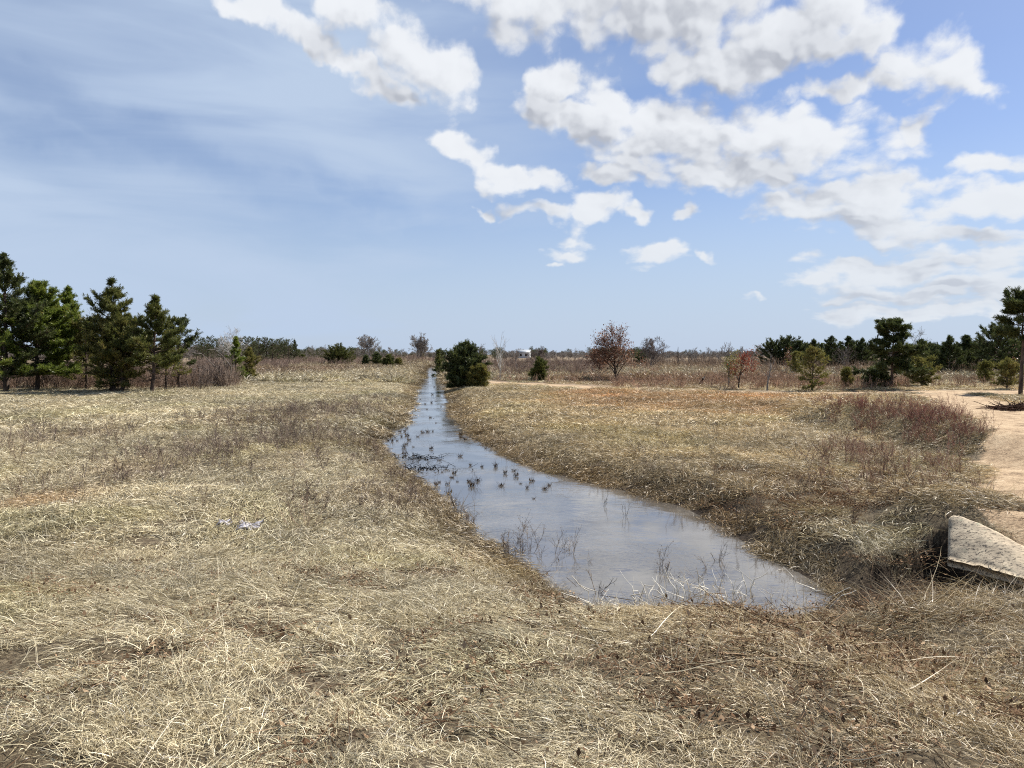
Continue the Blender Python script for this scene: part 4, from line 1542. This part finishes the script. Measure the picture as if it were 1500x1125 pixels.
    plant_bare(1505, 574, 490, 'rusty leaved small tree at the right edge', 244, 'sapling', 'sapling', spread=0.5, kids=(8, 5, 3), levels=3, leaves=300, lsize=0.14, leaf='leaf_brown', twig=0.013, depth=56)




def under(rng):
    y = 49.5 + 22 * rng.random(400) ** 1.2
    u = rng.uniform(-110, 345, 400)
    return [((u - 750) / FPX * y, y, (0.95, 0.88, 0.84))]


def build_backdrop_vegetation():
    rng = np.random.default_rng(303)
    # ---- thickets of bare brush
    br = [bushy(700 + i, 1.5, 0.75, 12, M['brush'], 0.011, 5) for i in range(5)]
    parts = []

    def band(u0, u1, y0, y1, n, c, low=False):
        y = y0 + (y1 - y0) * rng.random(n)
        u = rng.uniform(u0, u1, n)
        x = (u - 750) / FPX * y
        parts.append((x, y, c))
    pur = (1.0, 0.90, 0.88)
    band(-120, 345, 52, 82, 620, pur)
    band(-120, 300, 47.5, 52, 130, (1.0, 0.85, 0.78))
    band(280, 420, 100, 190, 520, pur)
    band(380, 610, 128, 230, 1000, (1.0, 0.90, 0.88))
    band(600, 700, 150, 260, 260, (1.0, 0.9, 0.85))
    band(690, 880, 68, 150, 620, (1.0, 0.90, 0.88))
    band(880, 1140, 95, 220, 430, (1.0, 0.9, 0.82))
    band(1120, 1620, 70, 130, 420, (1.0, 0.88, 0.78))
    simple_scatter('bare_thicket', br, parts, 'thicket_library', 6, 0.4, 1.05, smin=0.8)
    simple_scatter('pine_understorey', br, under(rng), 'understorey_library', 16, 0.6, 1.2, smin=0.8)
    # ---- knee-high brown scrub of the right hand field
    parts.clear()
    band(700, 1150, 55, 125, 1500, (1.35, 1.12, 0.98))
    band(1100, 1620, 47, 90, 900, (1.4, 1.18, 1.0))
    band(900, 1330, 46, 66, 330, (1.5, 1.2, 1.02))
    simple_scatter('brown_scrub', [bushy(720 + i, 0.55, 0.45, 9, M['brush'], 0.009, 4) for i in range(4)], parts, 'scrub_library', 7, 0.6, 1.4, smin=0.6)
    # ---- the wood far off along the horizon
    metas = []
    for i in range(4):
        tr, cr, _ = bare_meshes(740 + i, 6.0, spread=0.55, stems=2, kids=(9, 6, 5), levels=4, fork=0.15, twig=0.075, mat='twig_grey', bark='bark_grey')
        metas.append(join_meshes('bare_wood_clump', [tr, cr]))
    for i in range(3):
        tr, cr = pine_meshes(760 + i, 6.0, 2.2, cb=0.08, top='round', dens=0.35, needle='pine_dark', lush=0.5)
        metas.append(join_meshes('pine_wood_clump', [tr, cr]))
    n = 2600
    y = rng.uniform(230, 480, n)
    u = rng.uniform(-200, 1700, n)
    x = (u - 750) / FPX * y
    z = height(x, y)
    # pines stand in groups
    pk = fbm(x / 38.0, y / 90.0, 3)
    pine = (pk > 0.07) & (rng.random(n) < 0.8)
    for (a, b) in ((868, 945), (775, 800), (700, 735), (648, 668), (290, 420)):
        pine |= (u > a) & (u < b) & (rng.random(n) < 0.7)
    idx = np.where(pine, rng.integers(4, 7, n), rng.integers(0, 4, n))
    hs = np.where(pine, rng.uniform(.5, 0.72, n), rng.uniform(0.28, 0.66, n)) * (y / 330.0) ** 0.6 * np.where((u > 560) & (u < 700), .7, 1.0) * np.where((u < 430), 1.35, 1.0) * (1 + 0.9 * fbm(u / 30.0, y / 60.0, 3))
    hs *= np.where((u > 950) & (u < 1110), 0.78, 1.0) * np.where((u > 800) & (u < 862), 0.75, 1.0)
    gap = (np.abs(u - 768) < 9) & (y < 335)
    k = ~gap
    sc = np.stack([hs * 1.1, hs * 1.1, hs], 1)
    rot = np.stack([np.zeros(n), np.zeros(n), rng.uniform(0, TAU, n)], 1)
    scatter('distant_woods', metas, np.stack([x, y, z], 1)[k], rot[k], sc[k], idx[k], np.ones((n, 3))[k], 'wood_library')


def join_meshes(name, ms):
    vs_, fs, sh, mats, mi = [], [], [], [], []
    B = Buf()
    n0 = 0
    out = bpy.data.meshes.new(name)
    co, li, sz, sd_, mt = [], [], [], [], []
    for k, m in enumerate(ms):
        a = np.empty(len(m.vertices) * 3, np.float32)
        m.vertices.foreach_get('co', a)
        co.append(a.reshape(-1, 3))
        l = np.empty(len(m.loops), np.int32)
        m.loops.foreach_get('vertex_index', l)
        li.append(l + n0)
        q = np.empty(len(m.polygons), np.int32)
        m.polygons.foreach_get('loop_total', q)
        sz.append(q)
        s = np.empty(len(m.vertices), np.float32)
        m.attributes['shade'].data.foreach_get('value', s)
        sd_.append(s)
        mt.append(np.full(len(q), k, np.int32))
        out.materials.append(m.materials[0])
        n0 += len(m.vertices)
    co, li, sz = np.concatenate(co), np.concatenate(li), np.concatenate(sz)
    out.vertices.add(len(co))
    out.vertices.foreach_set('co', co.ravel())
    out.loops.add(len(li))
    out.loops.foreach_set('vertex_index', li)
    out.polygons.add(len(sz))
    out.polygons.foreach_set('loop_start', np.concatenate([[0], np.cumsum(sz)[:-1]]).astype(np.int32))
    out.polygons.foreach_set('material_index', np.concatenate(mt))
    out.update(calc_edges=True)
    out.attributes.new('shade', 'FLOAT', 'POINT').data.foreach_set('value', np.concatenate(sd_))
    return out


def build_far_building():
    # long white building between the distant trees
    y = 330.0
    x = (768 - 750) / FPX * y
    z = float(height(np.array([x]), np.array([y]))[0]) - .2
    t = thing('white_building', 'small white building with a pale roof far off between the trees', 'building', (x, y, z), None, rad(-8))
    m, N, out = new_mat('white_siding')
    tc = N.n('ShaderNodeTexCoord')
    b = N.n('ShaderNodeBsdfPrincipled')
    N.put(b.inputs['Base Color'], N.mix(N.noise(tc.outputs['Object'], .8, 3), (.45, .45, .45), (.6, .6, .59)))
    b.inputs['Roughness'].default_value = .6
    N.t.links.new(b.outputs[0], out.inputs[0])
    m2, N, out = new_mat('pale_metal_roof')
    tc = N.n('ShaderNodeTexCoord')
    b = N.n('ShaderNodeBsdfPrincipled')
    N.put(b.inputs['Base Color'], N.mix(N.noise(tc.outputs['Object'], .8, 3), (.26, .28, .30), (.34, .36, .38)))
    b.inputs['Roughness'].default_value = .5
    N.t.links.new(b.outputs[0], out.inputs[0])
    W, D, H, R = 2.5, 3.0, 2.7, 0.9
    B = Buf()
    B.add([(-W, -D, 0), (W, -D, 0), (W, D, 0), (-W, D, 0), (-W, -D, H), (W, -D, H), (W, D, H), (-W, D, H), (-W, 0, H + R), (W, 0, H + R)], [(0, 1, 5, 4), (1, 2, 6, 5), (2, 3, 7, 6), (3, 0, 4, 7)], .5)
    B.f.append(np.array([(4, 8, 7), (5, 6, 9)]))
    link('wall', B.mesh('wall', m), t)
    B = Buf()
    o = .35
    for sg in (-1, 1):
        e = [(-W - o, sg * (D + o), H - .12), (W + o, sg * (D + o), H - .12), (W + o, 0, H + R + .05), (-W - o, 0, H + R + .05)]
        B.add(e + [(a, b_, c + .12) for a, b_, c in e], [(0, 1, 2, 3), (4, 5, 6, 7), (0, 1, 5, 4), (1, 2, 6, 5), (2, 3, 7, 6), (3, 0, 4, 7)], .5)
    link('roof', B.mesh('roof', m2), t)
    for k in (-1.6, 0.7):
        B = Buf()
        B.add([(k, -D - .03, 1.0), (k + .9, -D - .03, 1.0), (k + .9, -D - .03, 2.1), (k, -D - .03, 2.1)], [(0, 1, 2, 3)], .5)
        link('window', B.mesh('window', M['bark_dark']), t)


def build_stream_things():
    rng = np.random.default_rng(55)
    # tufts standing in the water
    protos = []
    for i in range(6):
        B = Buf()
        n = 26 + 6 * i
        ph = rng.uniform(0, TAU, n)
        rr = 0.07 * np.sqrt(rng.random(n))
        base = np.stack([np.cos(ph) * rr, np.sin(ph) * rr, np.full(n, -.03)], 1)
        add_blades(B, rng, base, ph + rng.normal(0, .6, n), rng.uniform(.08, .26, n), np.full(n, .010), rng.uniform(.8, 1.5, n), rng.uniform(-.9, 1.3, n), rng.normal(0, .6, n), 4, np.clip(rng.normal(.45, .3, n), 0, 1))
        m = 10
        p = np.stack([rng.normal(0, .06, m), rng.normal(0, .06, m), rng.uniform(-.01, .05, m)], 1)
        add_leaves(B, rng, p, .07, rng.uniform(0, .5, m))
        protos.append(B.mesh('grass_tuft', M['tuft']))
    spots = [(613, 640), (628, 633), (634, 632), (640, 620), (617, 634), (629, 612), (636, 613), (597, 628), (585, 633), (592, 632), (596, 638), (588, 640), (575, 647), (566, 646), (583, 646), (577, 652), (594, 651), (598, 645), (590, 656), (570, 640), (604, 605), (622, 592), (630, 590), (624, 600), (607, 655), (603, 664), (592, 666), (625, 570), (617, 585), (612, 592), (637, 588), (646, 596),
             (631, 658), (637, 657), (605, 668), (613, 667), (675, 642), (681, 644), (689, 641), (694, 643), (700, 645), (674, 638), (710, 657), (721, 655), (676, 669), (689, 682), (708, 684), (724, 684), (733, 712), (752, 690), (757, 698), (772, 715), (777, 705), (798, 717), (643, 675), (632, 690), (648, 692), (655, 690), (661, 700), (644, 707), (657, 710), (669, 706), (651, 688), (640, 694), (687, 706), (692, 712), (700, 705), (655, 724), (658, 730), (638, 711), (665, 694), (626, 679), (806, 712), (763, 709), (784, 731), (741, 694), (627, 560), (640, 566), (632, 553), (634, 578), (636, 567)]
    for k, (u, v) in enumerate(spots):
        if 652 <= v <= 700 and u < 665 and k % 2:
            continue
        x, y = at_z(u + rng.uniform(-2, 2), v, 0.0)
        o = link('grass_tuft', protos[k % 6], None, (x, y, 0.0))
        o.rotation_euler = (0, 0, rng.uniform(0, TAU))
        s = rng.uniform(.26, .75)
        o.scale = (s * rng.uniform(.6, 1.1), s * rng.uniform(.6, 1.1), s * rng.uniform(1.0, 2.2))
        tag(o, 'small dark dead grass tuft standing in the shallow stream', 'grass tuft', 'grass tufts standing in the stream')
    # raft of brown leaves against the left bank
    for k, (u, v, n, r, lb) in enumerate([(614, 672, 90, .28, 'upper raft of brown dead leaves and stems against the left bank'), (618, 688, 130, .34, 'lower raft of brown dead leaves and stems against the left bank')]):
        x, y = at_z(u, v, 0.0)
        B = Buf()
        p = np.stack([rng.normal(0, r, n), rng.normal(0, r * .7, n), np.abs(rng.normal(0.01, .035, n))], 1)
        add_leaves(B, rng, p, .055, np.clip(rng.normal(.6, .3, n), 0, 1))
        q = np.stack([rng.normal(0, r, 60), rng.normal(0, r * .7, 60), rng.uniform(-.02, .05, 60)], 1)
        a = rng.uniform(0, TAU, 60)
        add_segs(B, q, q + np.stack([np.cos(a) * .22, np.sin(a) * .22, rng.uniform(-.03, .12, 60)], 1), .005, .003, 3, .3)
        tag(link('leaf_raft', B.mesh('leaf_raft', M['litter']), None, (x, y, .005)), lb, 'leaf raft', None, 'stuff')
    # fine dead twigs poking out of the water, mid stream
    for k, (u, v, sz, lb) in enumerate([(695, 712, .38, 'sparse dark twigs reaching out of the water near the leaf raft'), (1052, 822, .3, 'dark forked twig clump in the near water by the right bank'), (885, 742, .3, 'two thin dark twigs standing in the middle of the pool'), (915, 756, .3, 'single short thin twig in the pool close to the right bank'), (668, 745, .34, 'thin twigs leaning out over the water from the left bank'), (875, 870, .3, 'dark twigs at the muddy inlet of the near shore')]):
        x, y = at_z(u, v, 0.0)
        tag(link('water_twig', bushy(800 + k, sz, .02, 3 + (k in (0, 1, 4, 5)) * 3, M['tuft'], .0034, 3), None, (x, y, -.03)), lb, 'twig')
    # tall dead flower stalks on the near shore
    lab = ['tallest dead flower stalk with dark seed heads on the near shore', 'bushy dead weed with pale seed heads at the left of the near shore', 'dead weed leaning over the water left of the tallest stalk', 'small dead weed with seed heads in the middle of the near shore', 'dead weed right of the tallest stalk by the inlet', 'thin dead weed behind the white bent stems', 'fuzzy dead weed at the water corner of the left bank']
    for k, (u, v, vt, st) in enumerate([(806, 842, 756, 3), (770, 822, 758, 7), (745, 815, 765, 5), (968, 878, 800, 3), (832, 850, 770, 4), (1050, 885, 815, 3), (690, 772, 738, 6)]):
        x, y, z, h = spot(u, v, vt)
        t = tag(link('dead_weed', bushy(820 + k, h, .03 + .014 * st, st + 2, M['weed_plain'], .0032, 7, heads=.75), None, (x, y, z)), lab[k], 'dead weed')
    # white bent stems
    B0 = []
    for i in range(5):
        B = Buf()
        n = 3
        base = np.stack([rng.normal(0, .02, n), rng.normal(0, .02, n), np.full(n, -.03)], 1)
        pts = []
        for j in range(n):
            p = base[j]
            d = norm(np.array([rng.normal(0, .35), rng.normal(0, .2), 1.0]))
            L = rng.uniform(.25, .42)
            path = [p]
            kink = rng.integers(2, 5)
            for q in range(7):
                if q == kink:
                    d = norm(d + np.array([rng.choice([-1, 1]) * rng.uniform(.9, 1.8), rng.normal(0, .4), -rng.uniform(.1, .5)]))
                d = norm(d + rng.normal(0, .10, 3))
                path.append(path[-1] + d * L / 7)
                path[-1][2] = max(path[-1][2], .03 + .01 * q)
            add_tube(B, path, np.linspace(.0050, .0025, 8), 4, rng.uniform(.4, 1))
        B0.append(B.mesh('bent_stem', M['stem_white']))
    sp = [(868, 872), (882, 876), (930, 862), (945, 868), (978, 858), (985, 868), (992, 850), (1003, 862), (1012, 848), (1020, 872), (1030, 852), (1035, 866), (1049, 846), (1008, 880), (1016, 884), (1060, 862), (1075, 850), (1100, 846), (1128, 862), (1176, 856), (1065, 878), (1092, 870), (955, 880), (970, 886), (1208, 880), (885, 890)]
    for k, (u, v) in enumerate(sp):
        x, y = at_z(u, v + 12, 0.05)
        z = max(float(height(np.array([x]), np.array([y]))[0]), 0.0)
        o = link('bent_stem', B0[k % 5], None, (x, y, z))
        o.rotation_euler = (0, 0, rng.uniform(0, TAU))
        s = rng.uniform(.7, 1.25)
        o.scale = (s, s, s)
        tag(o, 'bleached white bent grass stems at the near edge of the pool', 'grass stem', 'bleached bent stems along the near edge of the pool')


M['weed_plain'] = thin_mat('dead_flower_stalks', [(0.0, (0.06, 0.045, 0.037)), (0.4, (0.21, 0.165, 0.13)), (1.0, (0.46, 0.39, 0.31))], 0.1)
M['stem_white'] = thin_mat('bleached_stems', [(0.0, (0.45, 0.41, 0.33)), (1.0, (0.80, 0.76, 0.66))], 0.1)


def build_slab():
    """broken concrete end wall of the culvert, tipped towards the stream"""
    def p3(u, v, y):
        a, b, c = ray(u, v)
        return np.array([a / b * y, y, EYE + c / b * y])
    A, Bq = p3(1390, 757, 8.35), p3(1389, 815, 7.72)
    Cq, D = p3(1570, 862, 6.75), p3(1570, 842, 7.25)
    nu, nv = 44, 16
    rise = 0.10
    nrm = norm(np.cross(Bq - A, D - A))
    nrm = -nrm if nrm[2] < 0 else nrm
    u = np.linspace(0, 1, nu)[:, None, None]
    v = np.linspace(0, 1, nv)[None, :, None]
    S = (A * (1 - v) + Bq * v) * (1 - u) + (D * (1 - v) + Cq * v) * u
    S = S + np.array([0, 0, 1.0]) * (rise * np.sin(math.pi * np.minimum(u, 1) ** 0.55) * (1 - v) ** 0.8)
    fx, fy = S[..., 0], S[..., 1]
    bump = 0.05 * fbm(fx * 9, fy * 9, 5) + 0.06 * fbm(fx * 2.5, fy * 2.5, 2)
    edge = np.minimum(np.minimum(u[..., 0], 1 - u[..., 0]) * nu, np.minimum(v[..., 0], 1 - v[..., 0]) * nv)
    bump = bump - 0.02 * np.exp(-edge * 1.2)
    top = S + nrm * bump[..., None]
    jag = (0.03 * fbm(fx * 6 + 9, fy * 6, 3))[..., None]
    bot = S - nrm * (0.11 + jag)
    B = Buf()
    V = np.concatenate([top.reshape(-1, 3), bot.reshape(-1, 3)])
    off = nu * nv
    F = []
    for i in range(nu - 1):
        for j in range(nv - 1):
            a = i * nv + j
            F.append((a, a + nv, a + nv + 1, a + 1))
            F.append((off + a, off + a + 1, off + a + nv + 1, off + a + nv))
    for i in range(nu - 1):
        for j in (0, nv - 1):
            a = i * nv + j
            F.append((a, off + a, off + a + nv, a + nv))
    for j in range(nv - 1):
        for i in (0, nu - 1):
            a = i * nv + j
            F.append((a, a + 1, off + a + 1, off + a))
    c = V.mean(0)
    B.add(V - c, F, .5)
    m, N, out = new_mat('weathered_concrete')
    tc = N.n('ShaderNodeTexCoord')
    P = tc.outputs['Object']
    n1 = N.noise(P, 5.0, 6, .65)
    n2 = N.noise(N.vmath('MULTIPLY', P, (1.0, 2.2, 2.2)), 22.0, 6, .7)
    col = N.mix(N.step(n1, .35, .65), (.27, .22, .155), (.39, .325, .23))
    col = N.mix(N.step(n2, .51, .59), col, (.085, .07, .055))
    geo = N.n('ShaderNodeSeparateXYZ')
    N.put(geo.inputs[0], P)
    sandm = N.step(N.math('ADD', geo.outputs[0], N.math('MULTIPLY', n1, .5)), .15, .6)
    col = N.mix(sandm, col, (.44, .345, .23))
    lich = N.step(N.noise(P, 9.0, 5, .7), .60, .68)
    col = N.mix(N.math('MULTIPLY', lich, .6), col, (.20, .23, .15))
    b = N.n('ShaderNodeBsdfPrincipled')
    N.put(b.inputs['Base Color'], col)
    b.inputs['Roughness'].default_value = .95
    bp = N.n('ShaderNodeBump')
    bp.inputs['Strength'].default_value = .8
    bp.inputs['Distance'].default_value = .02
    N.put(bp.inputs['Height'], N.math('SUBTRACT', n1, N.math('MULTIPLY', N.step(n2, .55, .66), .6)))
    N.t.links.new(bp.outputs[0], b.inputs['Normal'])
    N.t.links.new(b.outputs[0], out.inputs[0])
    o = link('concrete_slab', B.mesh('concrete_slab', m), None, tuple(c))
    tag(o, 'broken sand dusted concrete slab tipped over the dark hollow at the right edge', 'concrete slab')


def build_litter_items():
    """pale crumpled scraps in the grass"""
    rng = np.random.default_rng(91)
    m, N, out = new_mat('bleached_plastic')
    tc = N.n('ShaderNodeTexCoord')
    n1 = N.noise(tc.outputs['Object'], 14, 4, .6)
    b = N.n('ShaderNodeBsdfPrincipled')
    N.put(b.inputs['Base Color'], N.mix(N.step(n1, .35, .6), (.20, .19, .22), (.38, .365, .40)))
    b.inputs['Roughness'].default_value = .5
    N.t.links.new(b.outputs[0], out.inputs[0])
    for (u, v, wx, wy, lb) in [(362, 777, .15, .19, 'larger crumpled whitish scrap lying in the straw'), (330, 773, .09, .09, 'smaller whitish scrap left of the larger one in the straw')]:
        x, y, z = place(u, v)
        B = Buf()
        nst = 7 if wx > .15 else 4
        for k in range(nst):
            n = 14
            yy = (k / (nst - 1) - .5) * 2 * wy
            t = np.linspace(-1, 1, n)
            le = rng.uniform(.6, 1.0)
            cx = t * wx * le + rng.normal(0, .02)
            cy = yy + .35 * wy * t * .6 + .015 * np.sin(t * 5 + k)
            cz = .055 + .025 * np.cos(t * 2.4 + k) + rng.normal(0, .006, n)
            w = wy / nst * .95 * (1 - .6 * np.abs(t) ** 3)
            a = np.stack([cx, cy - w, cz + .012], 1)
            c = np.stack([cx, cy, cz + .03], 1)
            d = np.stack([cx, cy + w, cz - .015], 1)
            V = np.stack([a, c, d, d - [0, 0, .012], c - [0, 0, .012], a - [0, 0, .012]], 1).reshape(-1, 3)
            F = [(6 * i + j, 6 * i + (j + 1) % 6, 6 * i + 6 + (j + 1) % 6, 6 * i + 6 + j) for i in range(n - 1) for j in range(6)]
            B.add(V, F, .5)
        tag(link('plastic_scrap', B.mesh('plastic_scrap', m), None, (x, y, z)), lb, 'litter')
    # dark heap of roots and branches beside the sand at the right edge
    x, y, z, h = spot(1500, 601, 583)
    B = Buf()
    n = 320
    p0 = np.stack([rng.uniform(-1.1, 1.1, n), rng.uniform(-.6, .6, n), np.zeros(n)], 1)
    p0[:, 2] = .26 * np.exp(-(p0[:, 0] / 1.5) ** 2 - (p0[:, 1] / .8) ** 2) * rng.random(n)
    a = rng.uniform(0, TAU, n)
    l = rng.uniform(.2, .7, n)
    p1 = p0 + np.stack([np.cos(a) * l, np.sin(a) * l, rng.normal(0.02, .12, n)], 1)
    add_segs(B, p0, p1, .016, .008, 4, rng.random(n) * .6)
    tag(link('brush_heap', B.mesh('brush_heap', M['twig_dark']), None, (x, y, z)), 'low dark heap of dead branches on the sand at the right edge', 'brush heap')


M['twig_dark'] = thin_mat('dark_dead_branches', [(0.0, (0.03, 0.018, 0.014)), (1.0, (0.16, 0.10, 0.08))], 0.0)


build_backdrop_vegetation()
build_far_building()
build_left_wood()
build_middle()
build_right_wood()
build_slab()
build_stream_things()
build_litter_items()
